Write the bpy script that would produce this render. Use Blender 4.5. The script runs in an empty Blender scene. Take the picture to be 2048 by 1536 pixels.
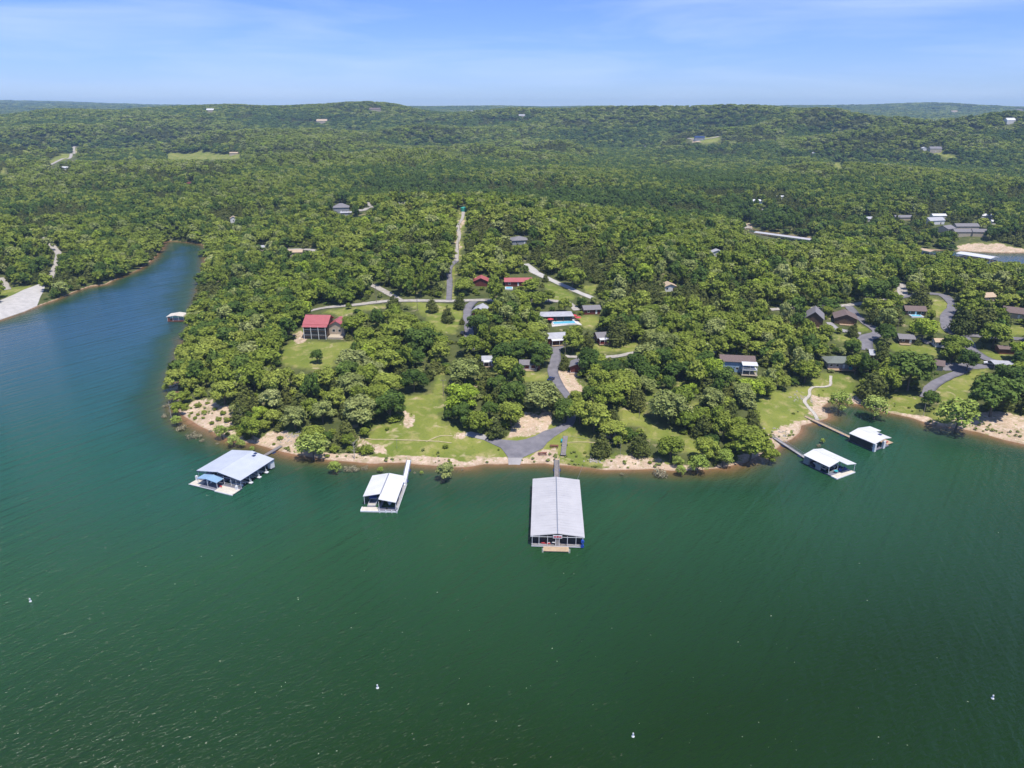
import bpy, math, random
import numpy as np
from mathutils import Vector, noise as mnoise
R = math.radians
random.seed(7); rng = np.random.default_rng(7)
scene = bpy.context.scene
COL = scene.collection

# ---------------------------------------------------------------- camera
CAM_H = 120.0; FPX = 1420.0; PITCH = math.atan(550/1420)
cam_d = bpy.data.cameras.new('camera'); cam = bpy.data.objects.new('camera', cam_d); COL.objects.link(cam)
cam.location = (0, 0, CAM_H); cam.rotation_euler = (math.pi/2 - PITCH, 0, 0)
cam_d.sensor_width = 36.0; cam_d.lens = 36.0*FPX/2048; cam_d.clip_start = 1.0; cam_d.clip_end = 60000
scene.camera = cam

# ---------------------------------------------------------------- light
SUN = Vector((0.20, -0.30, 0.93)).normalized()
sun_el = math.asin(SUN.z); sun_az = math.atan2(SUN.x, SUN.y)
world = bpy.data.worlds.new("World"); scene.world = world; world.use_nodes = True
nt = world.node_tree; nt.nodes.clear()
wo = nt.nodes.new('ShaderNodeOutputWorld'); bg = nt.nodes.new('ShaderNodeBackground')
sky = nt.nodes.new('ShaderNodeTexSky'); sky.sky_type = 'NISHITA'; sky.sun_disc = False
sky.sun_elevation = sun_el; sky.sun_rotation = sun_az; sky.altitude = 300
sky.air_density = 1.0; sky.dust_density = 0.0; sky.ozone_density = 4.0
# thin cirrus streaks mixed over the clear sky
tc = nt.nodes.new('ShaderNodeTexCoord'); mp = nt.nodes.new('ShaderNodeMapping')
mp.inputs['Scale'].default_value = (1.1, 1.1, 9.0); mp.inputs['Rotation'].default_value = (0.10, 0.06, 0.0)
n1 = nt.nodes.new('ShaderNodeTexNoise'); n1.inputs['Scale'].default_value = 2.6; n1.inputs['Detail'].default_value = 6; n1.inputs['Roughness'].default_value = .55; n1.inputs['Distortion'].default_value = .35
cr = nt.nodes.new('ShaderNodeMapRange'); cr.inputs['From Min'].default_value = .42; cr.inputs['From Max'].default_value = .80
cr.inputs['To Max'].default_value = 0.55
mx = nt.nodes.new('ShaderNodeMix'); mx.data_type = 'RGBA'
mx.inputs[7].default_value = (5.2, 6.2, 8.2, 1)
L = nt.links.new
L(tc.outputs['Generated'], mp.inputs['Vector']); L(mp.outputs[0], n1.inputs['Vector']); L(n1.outputs[0], cr.inputs[0])
tn = nt.nodes.new('ShaderNodeMix'); tn.data_type = 'RGBA'; tn.blend_type = 'MULTIPLY'; tn.inputs[0].default_value = 1; tn.inputs[7].default_value = (.52,.645,1.10,1)
L(cr.outputs[0], mx.inputs[0]); L(sky.outputs[0], tn.inputs[6]); L(tn.outputs[2], mx.inputs[6]); L(mx.outputs[2], bg.inputs['Color']); L(bg.outputs[0], wo.inputs[0])
bg.inputs['Strength'].default_value = 0.122
sd_ = bpy.data.lights.new('sun', 'SUN'); sd_.energy = 4.6; sd_.angle = R(0.53); sd_.color = (1, .955, .88)
so = bpy.data.objects.new('sun', sd_); COL.objects.link(so); so.rotation_euler = SUN.to_track_quat('Z', 'Y').to_euler()
so.location = (0, 0, 400)
scene.view_settings.view_transform = 'Standard'; scene.view_settings.look = 'None'
scene.view_settings.exposure = 0.25; scene.view_settings.gamma = 1.0
try: scene.view_settings.use_curve_mapping = False
except Exception: pass
cy = scene.cycles; cy.max_bounces = 5; cy.diffuse_bounces = 3; cy.glossy_bounces = 2; cy.transmission_bounces = 2
cy.volume_bounces = 0; cy.transparent_max_bounces = 4

# ---------------------------------------------------------------- projection helpers
cp, sp = math.cos(PITCH), math.sin(PITCH)
def ray(px, py):
    u = (px-1024)/FPX; v = (768-py)/FPX
    return np.array([u, cp+v*sp, -sp+v*cp])
def U(px, py, z=0.0):
    d = ray(px, py); t = (z-CAM_H)/d[2]
    return np.array([d[0]*t, d[1]*t, z])
def UY(px, py, Y):
    d = ray(px, py); t = Y/d[1]
    return np.array([d[0]*t, Y, CAM_H+d[2]*t])
def proj(x, y, z):
    zz = np.asarray(z)-CAM_H
    dep = y*cp - zz*sp
    return 1024+FPX*x/dep, 768-FPX*(y*sp+zz*cp)/dep, dep

# ---------------------------------------------------------------- shorelines (photo outline carried to the water level)
def W(l): return [tuple(U(x, y, 0)[:2]) for x, y in l]
left_shore = [(-900,800),(-400,725),(-150,672),(0,641),(47,625),(75,612),(112,599),(145,585),(178,573),(211,569),(234,557),(274,541),(293,529),(312,512),(326,494),(329,484)]
head = [(340,482),(375,484),(398,487),(412,492)]
pen_west = [(413,510),(413,531),(409,560),(397,590),(396,625),(386,655),(374,685),(364,715),(358,750),(354,790),(352,815),(364,829),(394,850),(418,861),(450,875),(488,885),(504,888),(531,893),(552,901),(590,910),(655,920),(741,927),(811,926),(850,930),(893,934),(929,934),(970,929),(1016,928),(1043,928),(1091,927),(1105,929),(1163,934),(1211,940),(1300,939),(1345,942),(1400,940),(1450,936),(1490,925),(1525,908),(1551,897),(1564,887),(1580,880),(1599,867),(1602,851),(1631,844),(1656,836),(1655,824),(1646,814),(1662,801),(1698,806),(1730,811),(1778,826),(1821,835),(1859,848),(1955,864),(2008,880),(2048,889),(2300,950),(2700,1040)]
lake = [(-2500,100)] + W(left_shore) + W(head) + W(pen_west) + [(900,110),(2500,60),(2500,-600),(-2500,-600)]
cove = W([(1486,449),(1508,459),(1560,467),(1625,476),(1654,484),(1698,487),(1771,494),(1835,496),(1870,500),(1911,501),(1984,505),(2048,505),(2200,508),(2500,518),(3200,545),(3300,572),(2500,566),(2200,556),(2100,549),(2000,540),(1900,529),(1800,517),(1720,505),(1650,494),(1560,476),(1488,463)])

def inside(poly, X, Y):
    r = np.zeros(X.shape, bool); n = len(poly)
    for i in range(n):
        x1, y1 = poly[i]; x2, y2 = poly[(i+1) % n]
        if y1 == y2: continue
        c = ((y1 > Y) != (y2 > Y)) & (X < (x2-x1)*(Y-y1)/(y2-y1)+x1)
        r ^= c
    return r
def pdist(poly, X, Y, closed=True):
    d = np.full(X.shape, 1e9); n = len(poly)
    for i in range(n if closed else n-1):
        x1, y1 = poly[i]; x2, y2 = poly[(i+1) % n]
        dx, dy = x2-x1, y2-y1; l2 = dx*dx+dy*dy+1e-9
        t = np.clip(((X-x1)*dx+(Y-y1)*dy)/l2, 0, 1)
        d = np.minimum(d, (X-x1-t*dx)**2+(Y-y1-t*dy)**2)
    return np.sqrt(d)
def vnoise(X, Y, s, seed=0):
    """smooth value noise on numpy arrays, about -1..1"""
    x = X/s+seed*17.3; y = Y/s+seed*9.1
    xi = np.floor(x).astype(np.int64); yi = np.floor(y).astype(np.int64); fx = x-xi; fy = y-yi
    fx = fx*fx*(3-2*fx); fy = fy*fy*(3-2*fy)
    def h(a, b):
        n = (a*374761393+b*668265263+seed*1442695041) & 0xffffffff
        n = ((n ^ (n >> 13))*1274126177) & 0xffffffff
        return ((n ^ (n >> 16)) & 0xffff)/32767.5-1
    return (h(xi,yi)*(1-fx)+h(xi+1,yi)*fx)*(1-fy)+(h(xi,yi+1)*(1-fx)+h(xi+1,yi+1)*fx)*fy
def fbm(X, Y, s, seed=0, o=4):
    r = 0; a = 1; t = 0
    for k in range(o): r = r+a*vnoise(X, Y, s/2**k, seed+k); t += a; a *= .5
    return r/t
def shore(X, Y):
    """signed distance: + on land, - in water"""
    w = inside(lake, X, Y) | inside(cove, X, Y)
    d = np.minimum(pdist(lake, X, Y), pdist(cove, X, Y))
    return np.where(w, -d, d) + 0.5*vnoise(X, Y, 5, 3)*np.exp(-Y/900)

# ---------------------------------------------------------------- terrain heights
CP = []
def g(px, py, e): p = U(px, py, e); CP.append((p[0], p[1], e))
def gc(px, py, e):                                  # canopy top pixel, canopy elevation
    p = U(px, py, e); CP.append((p[0], p[1], e-11))
def gy(px, py, Y, t=11):                            # canopy top pixel at a given distance (ridge lines)
    p = UY(px, py, Y); CP.append((p[0], Y, p[2]-t))
for a in [(640,678,11),(690,640,14),(900,603,17),(905,540,24),(920,470,31),(930,425,36),(1110,640,13),(1110,740,7),(1180,830,4.5),(900,850,4),(820,800,6),(700,750,8),(450,780,6),(420,720,8),
          (500,700,11),(500,600,17),(450,520,17),(430,460,14),(1300,700,9),(1400,620,14),(1500,720,7),(1500,570,17),(1350,520,23),(1630,640,11),(1640,745,5),(1850,700,8),(1850,600,13),(1980,765,6),(2048,650,12),
          (2200,600,13),(2200,750,9),(2048,580,15),(1750,545,16),(1700,765,3),(1040,565,20),(1200,580,17),(700,500,28),(600,560,20),(780,450,31),(1100,900,1.8),(1000,900,1.8),(560,870,3),
          (60,590,3.0),(50,540,6),(100,480,17),(20,480,19),(200,520,13),(-200,560,9),(250,470,10)]: g(*a)
for a in [(700,398,42),(780,388,46),(850,382,47),(940,385,46),(1020,390,45),(1100,400,42),(1300,430,34),(1400,447,30),(1480,462,27),(1600,482,27),(1800,505,26),(2048,540,23),(2300,570,22),(600,425,34),(520,440,27),(60,440,36),(180,452,30),(-60,430,38)]: gc(*a)
for a in [(-100,250),(200,250),(420,248),(600,245),(800,245),(1000,245),(1200,243),(1400,242)]: gc(a[0], a[1], 76)
for px in (-150,100,350,600,850,1100,1350,1600,1850,2150):
    for y, e in ((430,18),(400,22),(360,27),(320,35),(290,44),(268,57)):
        if px > 550 and px < 1450 and y > 375: continue
        gc(px, y, e + 3*math.sin(px*0.013+y*.02)*(1 if y > 300 else 2))
for px, y in ((850,900),(1000,860),(1150,830),(1250,760)): CP.append(((px-1024)/1420*y, y, 10))
for px, py, Y in [(-400,245,2500),(-150,238,2500),(0,233,2550),(60,223,2600),(130,216,2700),(200,223,2800),(270,213,2900),(340,210,2950),(410,207.5,3000),(470,209,3000),(540,215,3050),(640,211,3050),(700,207,3000),(780,207.5,2950),(830,217,3000),(880,224,3000),(940,223,2950),
                  (1020,217,2800),(1100,217,2750),(1200,215,2700),(1260,213,2650),(1310,212,2600),(1440,215,2500),(1480,219,2450),(1540,227,2350),(1640,233,2150),(1820,233,2050),(1900,241,2000),(2048,246,1950),(2300,250,1900)]:
    gy(px, py, Y)
    q = CP[-1]; CP.append((q[0]*1.35, q[1]*1.35, q[2]-45))
for px, py in [(820,214),(900,212.5),(1000,212),(1100,213.5),(1200,213)]: gy(px, py, 6400)
for px, py in [(1380,219),(1480,216.5),(1600,214),(1700,211.5),(1780,209.5),(1860,206.5),(1950,213),(2048,216),(2250,214)]: gy(px, py, 6200)
for px, py in [(1600,222),(1850,222),(2100,226)]: gy(px, py, 4800, 16)
for px, py in [(-300,203),(0,204.5),(150,206),(300,211),(420,216)]: gy(px, py, 10500, 6)
for px in (100, 700, 1300, 1800): 
    CP.append(((px-1024)/1420*12500, 12500, 60))
for ln_, dp_ in (([(200,290,1700),(300,277,1800),(400,267,1880),(550,261,1960),(700,271,1960),(850,291,1830),(940,305,1700)], 30), ([(980,308,1600),(1060,297,1680),(1150,287,1760),(1300,275,1900),(1420,262,2050)], 28), ([(-60,300,1500),(60,288,1620),(130,290,1600),(190,303,1480)], 24),
                ([(560,338,1250),(680,325,1330),(800,321,1360),(950,332,1280)], 20), ([(1420,335,1220),(1550,322,1300),(1680,316,1330),(1850,328,1260),(1960,340,1180)], 22), ([(1700,262,1750),(1850,256,1800),(2048,268,1700)], 26), ([(250,352,1120),(400,345,1160),(480,350,1130)], 14)):
    for px, py, Y in ln_:
        gy(px, py, Y); q = CP[-1]; k = (Y+260)/Y; CP.append((q[0]*k, q[1]*k, max(q[2]-dp_*1.5, 6)))
for px in (50,250): gy(px, 214, 6000, 10)
CP = np.array(CP)
cu = np.arctan2(CP[:,0], CP[:,1]); cv = np.log(np.hypot(CP[:,0], CP[:,1]))
def kern(d): return np.sqrt(d*d+0.0009)
D = kern(np.hypot(cu[:,None]-cu[None], cv[:,None]-cv[None])); n = len(CP)
A = np.zeros((n+3, n+3)); A[:n,:n] = D; A[:n,n] = 1; A[:n,n+1] = cu; A[:n,n+2] = cv; A[n:,:n] = A[:n,n:].T
A[:n,:n] -= np.eye(n)*0.002
wts = np.linalg.solve(A, np.r_[CP[:,2], 0, 0, 0])
def rbf(X, Y):
    uu = np.arctan2(X, Y); vv = np.log(np.hypot(X, Y)); r = wts[n]+wts[n+1]*uu+wts[n+2]*vv
    for i in range(n): r = r + wts[i]*kern(np.hypot(uu-cu[i], vv-cv[i]))
    return r
def height0(X, Y):
    s = shore(X, Y); rr = np.hypot(X, Y)
    h = rbf(X, Y)
    amp = np.clip((rr-750)/500, 0, 1)*np.clip((2700-rr)/600, .2, 1)
    h = h + amp*(46*fbm(X, Y, 520, 5, 2)-44*np.abs(fbm(X, Y, 700, 15, 2))+15)*np.clip((rr-750)/900, .35, 1) + np.clip((rr-300)/400, 0, 1)*1.2*fbm(X, Y, 60, 9, 2)
    h = np.maximum(h, 2.2)
    slope = 0.13*(1+0.25*vnoise(X, Y, 30, 2))
    bank = np.where(s < 7, s*slope, 7*slope+(s-7)*0.20)
    k = 1.5; m = np.minimum(h, bank); dd = np.abs(h-bank); m = m - np.where(dd < k, (k-dd)**2/(4*k), 0)*(s > 3)
    land = m + 0.10*fbm(X, Y, 6, 4, 2)*np.clip(s/4, 0, 1)
    return np.where(s > 0, land, np.maximum(s*0.22, -9)), s
NR, NT = 830, 800
TH0, TH1 = R(-52), R(52); R0, R1 = 155.0, 12500.0
rs = R0*np.exp(np.linspace(0, 1, NR)*math.log(R1/R0)); ths = np.linspace(TH0, TH1, NT)
RR, TT = np.meshgrid(rs, ths, indexing='ij'); GX = RR*np.sin(TT); GY = RR*np.cos(TT)
GZ, GS = height0(GX, GY)
def samp(F, X, Y):
    a = np.clip(np.log(np.maximum(np.hypot(X, Y), R0)/R0)/math.log(R1/R0)*(NR-1), 0, NR-1.001)
    b = np.clip((np.arctan2(X, Y)-TH0)/(TH1-TH0)*(NT-1), 0, NT-1.001)
    i = a.astype(int); j = b.astype(int); fa = a-i; fb = b-j
    return (F[i,j]*(1-fb)+F[i,j+1]*fb)*(1-fa)+(F[i+1,j]*(1-fb)+F[i+1,j+1]*fb)*fa
def gz(x, y): return float(samp(GZ, np.array([x]), np.array([y]))[0])
TS = np.exp(np.linspace(math.log(150), math.log(11500), 1700))
def P(px, py, off=0.0, near=0.0):
    """the spot of the ground (or 'off' metres above it) seen at a pixel of the photograph"""
    d = ray(px, py); X = d[0]*TS; Y = d[1]*TS; Z = CAM_H+d[2]*TS
    f = Z-(np.maximum(samp(GZ, X, Y), 0)+off)
    k = np.where((f < 0) & (TS > near))[0]
    if len(k) == 0: k = [len(TS)-1]
    k = max(int(k[0]), 1); a, b = f[k-1], f[k]; t = TS[k-1]+(TS[k]-TS[k-1])*(a/(a-b+1e-9) if a > 0 else 0)
    x, y = d[0]*t, d[1]*t
    return np.array([x, y, max(gz(x, y), 0)])
def PW(l): return [tuple(P(x, y)[:2]) for x, y in l]

# ---------------------------------------------------------------- materials
def mat(name, c1, c2=None, scale=1.0, rough=.7, metal=0.0, detail=3, bump=0.0, stripes=None):
    m = bpy.data.materials.new(name); m.use_nodes = True; t = m.node_tree; b = t.nodes['Principled BSDF']
    b.inputs['Roughness'].default_value = rough; b.inputs['Metallic'].default_value = metal
    if c2 is None: c2 = tuple(x*.8 for x in c1)
    tx = t.nodes.new('ShaderNodeTexCoord'); no = t.nodes.new('ShaderNodeTexNoise')
    no.inputs['Scale'].default_value = scale; no.inputs['Detail'].default_value = detail
    mi = t.nodes.new('ShaderNodeMix'); mi.data_type = 'RGBA'
    mi.inputs[6].default_value = (*c1, 1); mi.inputs[7].default_value = (*c2, 1)
    mr = t.nodes.new('ShaderNodeMapRange'); mr.inputs[1].default_value = .3; mr.inputs[2].default_value = .7
    t.links.new(tx.outputs['Object'], no.inputs['Vector']); t.links.new(no.outputs[0], mr.inputs[0]); t.links.new(mr.outputs[0], mi.inputs[0])
    out = mi.outputs[2]
    if stripes:                                     # seams or boards: (axis, frequency, strength)
        ax, fr, st = stripes
        wv = t.nodes.new('ShaderNodeTexWave'); wv.bands_direction = ax; wv.inputs['Scale'].default_value = fr; wv.inputs['Distortion'].default_value = .15
        m2 = t.nodes.new('ShaderNodeMix'); m2.data_type = 'RGBA'; m2.blend_type = 'MULTIPLY'
        m3 = t.nodes.new('ShaderNodeMapRange'); m3.inputs[1].default_value = .0; m3.inputs[2].default_value = .35; m3.inputs[3].default_value = st; m3.inputs[4].default_value = 0
        t.links.new(tx.outputs['Object'], wv.inputs['Vector']); t.links.new(wv.outputs[1], m3.inputs[0]); t.links.new(m3.outputs[0], m2.inputs[0])
        t.links.new(out, m2.inputs[6]); m2.inputs[7].default_value = (.45, .45, .47, 1); out = m2.outputs[2]
    t.links.new(out, b.inputs['Base Color'])
    if bump:
        bp = t.nodes.new('ShaderNodeBump'); bp.inputs['Strength'].default_value = bump; bp.inputs['Distance'].default_value = .1
        t.links.new(no.outputs[0], bp.inputs['Height']); t.links.new(bp.outputs[0], b.inputs['Normal'])
    return m
M = dict(
 asphalt=mat('asphalt', (.205,.192,.205), (.135,.128,.14), .35, .9, detail=6),
 gravel=mat('pale_gravel', (.44,.40,.36), (.30,.27,.22), .6, .95, detail=6),
 concrete=mat('concrete', (.50,.47,.43), (.38,.36,.33), .3, .9, detail=5),
 concrete_old=mat('weathered_concrete', (.36,.34,.33), (.27,.25,.245), .25, .9, detail=6),
 stone=mat('pale_flagstone', (.55,.50,.42), (.35,.32,.27), 1.5, .9),
 white=mat('white_paint', (.78,.78,.78), (.66,.66,.67), .8, .5),
 cream=mat('cream_decking', (.66,.60,.50), (.52,.47,.39), 1.2, .8, stripes=('Y', 1.6, .35)),
 wood=mat('tan_decking', (.52,.38,.24), (.40,.29,.18), 1.2, .8, stripes=('Y', 1.6, .5)),
 oldwood=mat('grey_weathered_boards', (.26,.23,.21), (.17,.15,.14), 1.2, .9, stripes=('Y', 1.6, .5)),
 deckdark=mat('blue_grey_decking', (.20,.20,.24), (.15,.15,.19), 1.2, .8, stripes=('Y', 1.6, .5)),
 redwood=mat('red_brown_boards', (.22,.075,.045), (.15,.05,.035), 1.2, .8),
 bluefloat=mat('dark_blue_float', (.04,.06,.13), (.03,.04,.09), 1, .6),
 steel=mat('galvanised_steel', (.42,.43,.45), (.3,.31,.33), 2, .45, .6),
 roofmetal=mat('pale_metal_roof', (.51,.495,.49), (.45,.437,.435), .25, .5, stripes=('Y', .55, .35)),
 roofwhite=mat('white_metal_roof', (.68,.675,.665), (.58,.575,.57), .25, .5, stripes=('Y', .6, .22)),
 roofblue=mat('light_blue_metal_roof', (.26,.41,.56), (.23,.37,.52), .3, .5, stripes=('X', .6, .4)),
 roofbluegrey=mat('bluish_metal_roof', (.50,.53,.575), (.44,.47,.52), .25, .5, stripes=('X', .5, .25)),
 roofred=mat('red_metal_roof', (.44,.12,.12), (.38,.10,.10), .5, .5, stripes=('X', .7, .5)),
 shingle=mat('grey_shingles', (.24,.225,.23), (.17,.16,.165), 2.5, .95, stripes=('Z', 2.5, .4)),
 shinglebrown=mat('brown_shingles', (.20,.145,.125), (.14,.10,.09), 2.5, .95, stripes=('Z', 2.5, .4)),
 shinglegreen=mat('greyish_green_shingles', (.19,.21,.18), (.14,.155,.135), 2.5, .95, stripes=('Z', 2.5, .4)),
 rooftan=mat('tan_roofing', (.50,.38,.26), (.42,.31,.2), 1.5, .9),
 roofgrey=mat('light_grey_roofing', (.42,.42,.44), (.33,.33,.35), .6, .8),
 wallred=mat('dark_red_siding', (.17,.035,.028), (.11,.025,.02), 1.5, .8, stripes=('Z', 2.2, .5)),
 wallbrown=mat('brown_wood_siding', (.12,.075,.045), (.08,.05,.03), 1.5, .85, stripes=('Z', 2.2, .5)),
 walltan=mat('tan_siding', (.50,.42,.32), (.42,.35,.26), 1.2, .85, stripes=('Z', 2.2, .4)),
 wallgrey=mat('grey_siding', (.33,.34,.36), (.26,.27,.29), 1.2, .85, stripes=('Z', 2.2, .4)),
 wallblue=mat('pale_blue_siding', (.28,.40,.55), (.22,.33,.47), 1.2, .8, stripes=('Z', 2.2, .4)),
 wallwhite=mat('white_siding', (.72,.71,.69), (.62,.61,.59), 1.2, .8, stripes=('Z', 2.2, .3)),
 glass=mat('dark_window_glass', (.03,.035,.045), (.02,.025,.03), 1, .12),
 screen=mat('dark_porch_screen', (.028,.028,.032), (.018,.018,.022), 1, .7),
 red=mat('red_paint', (.55,.05,.06), (.45,.04,.05), 1, .6),
 teal=mat('teal_plastic', (.02,.33,.38), (.02,.28,.33), 1, .5),
 blue=mat('blue_plastic', (.02,.08,.40), (.02,.06,.33), 1, .45),
 navy=mat('navy_gelcoat', (.03,.05,.14), (.02,.04,.11), 1, .25),
 black=mat('black_rubber', (.02,.02,.022), (.015,.015,.017), 1, .6),
 pool=mat('pool_water', (.16,.52,.66), (.12,.46,.62), 1, .08),
 pooldeck=mat('pool_deck_concrete', (.62,.58,.52), (.54,.5,.45), 1, .85),
 pole=mat('weathered_pole_wood', (.24,.20,.16), (.17,.14,.11), 2, .9),
 bark=mat('tree_bark', (.13,.105,.08), (.08,.065,.05), 3, .95),
 palebark=mat('pale_dead_bark', (.46,.42,.37), (.34,.31,.27), 3, .95),
 twig=mat('tan_twigs', (.34,.28,.19), (.24,.19,.13), 3, .95),
 rock=mat('limestone_rock', (.42,.38,.33), (.28,.25,.21), 2, .95),
 tank=mat('green_painted_tank', (.05,.36,.26), (.04,.3,.22), 1, .5),
)
def foliage(name, ca, cb, cc, trans=.09):
    """leaf material: tone varies from plant to plant and from leaf clump to leaf clump"""
    m = bpy.data.materials.new(name); m.use_nodes = True; t = m.node_tree; b = t.nodes['Principled BSDF']
    b.inputs['Roughness'].default_value = .8
    try: b.inputs['Specular IOR Level'].default_value = .25
    except Exception: pass
    oi = t.nodes.new('ShaderNodeObjectInfo'); r = t.nodes.new('ShaderNodeValToRGB')
    r.color_ramp.elements[0].color = (*ca, 1); r.color_ramp.elements[1].color = (*cc, 1); e = r.color_ramp.elements.new(.5); e.color = (*cb, 1)
    ge = t.nodes.new('ShaderNodeNewGeometry'); no = t.nodes.new('ShaderNodeTexNoise'); no.inputs['Scale'].default_value = .011; no.inputs['Detail'].default_value = 3
    ad = t.nodes.new('ShaderNodeMath'); ad.operation = 'MULTIPLY_ADD'; ad.inputs[1].default_value = .62
    n2 = t.nodes.new('ShaderNodeMath'); n2.operation = 'MULTIPLY_ADD'; n2.inputs[1].default_value = 1.6; n2.inputs[2].default_value = -.62
    t.links.new(ge.outputs['Position'], no.inputs['Vector']); t.links.new(no.outputs[0], n2.inputs[0])
    t.links.new(oi.outputs['Random'], ad.inputs[0]); t.links.new(n2.outputs[0], ad.inputs[2]); t.links.new(ad.outputs[0], r.inputs[0])
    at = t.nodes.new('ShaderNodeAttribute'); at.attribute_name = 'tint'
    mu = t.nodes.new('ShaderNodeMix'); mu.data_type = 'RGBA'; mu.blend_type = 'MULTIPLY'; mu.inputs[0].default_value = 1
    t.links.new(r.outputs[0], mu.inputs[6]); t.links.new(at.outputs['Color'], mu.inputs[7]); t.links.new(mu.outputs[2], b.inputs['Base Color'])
    tr = t.nodes.new('ShaderNodeBsdfTranslucent'); ms = t.nodes.new('ShaderNodeMixShader'); ms.inputs[0].default_value = trans
    t.links.new(mu.outputs[2], tr.inputs[0]); t.links.new(b.outputs[0], ms.inputs[1]); t.links.new(tr.outputs[0], ms.inputs[2])
    t.links.new(ms.outputs[0], t.nodes['Material Output'].inputs[0])
    return m
F = dict(
 oak=foliage('oak_leaves', (.118,.166,.017), (.182,.228,.026), (.258,.296,.048)),
 dark=foliage('dark_oak_leaves', (.052,.096,.013), (.080,.132,.018), (.112,.165,.026)),
 pale=foliage('blossoming_oak_leaves', (.185,.225,.055), (.245,.280,.078), (.31,.335,.115)),
 light=foliage('fresh_yellow_green_leaves', (.20,.28,.022), (.25,.33,.03), (.30,.37,.04)),
 cedar=foliage('cedar_foliage', (.064,.084,.015), (.094,.110,.021), (.132,.142,.031), .05),
 water=foliage('waterside_leaves', (.20,.27,.040), (.25,.32,.055), (.30,.36,.085)),
 brush=foliage('tan_brushwood', (.20,.19,.10), (.27,.24,.15), (.32,.29,.2)),
)
# ---------------------------------------------------------------- mesh building and naming
def npmesh(name, V, Fc, mats=(), smooth=False):
    """V (n,3); Fc list of index arrays (m,k) all faces of one size each"""
    me = bpy.data.meshes.new(name); V = np.asarray(V, np.float32)
    me.vertices.add(len(V)); me.vertices.foreach_set('co', V.ravel())
    if not isinstance(Fc, list): Fc = [Fc]
    loops = np.concatenate([f.ravel() for f in Fc]); tot = np.concatenate([np.full(len(f), f.shape[1]) for f in Fc])
    st = np.r_[0, np.cumsum(tot)[:-1]]
    me.loops.add(len(loops)); me.loops.foreach_set('vertex_index', loops.astype(np.int32))
    me.polygons.add(len(tot)); me.polygons.foreach_set('loop_start', st.astype(np.int32))
    try: me.polygons.foreach_set('loop_total', tot.astype(np.int32))
    except Exception: pass
    if smooth: me.polygons.foreach_set('use_smooth', np.ones(len(tot), bool))
    for m in mats: me.materials.append(m)
    me.update(calc_edges=True); return me
def setp(o, label=None, cat=None, group=None, kind=None):
    if label: o['label'] = label
    if cat: o['category'] = cat
    if group: o['group'] = group
    if kind: o['kind'] = kind
    return o
def link(name, me, parent=None, loc=None, rz=0):
    o = bpy.data.objects.new(name, me); COL.objects.link(o)
    if parent is not None: o.parent = parent
    if loc is not None: o.location = loc
    if rz: o.rotation_euler = (0, 0, rz)
    return o
ANCH = []                                              # landmarks used when describing trees
def thing(name, label, cat, loc=(0,0,0), rz=0, group=None):
    o = bpy.data.objects.new(name, None); COL.objects.link(o); o.location = tuple(loc); o.rotation_euler = (0, 0, rz)
    o.empty_display_size = .5
    return setp(o, label, cat, group)
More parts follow.
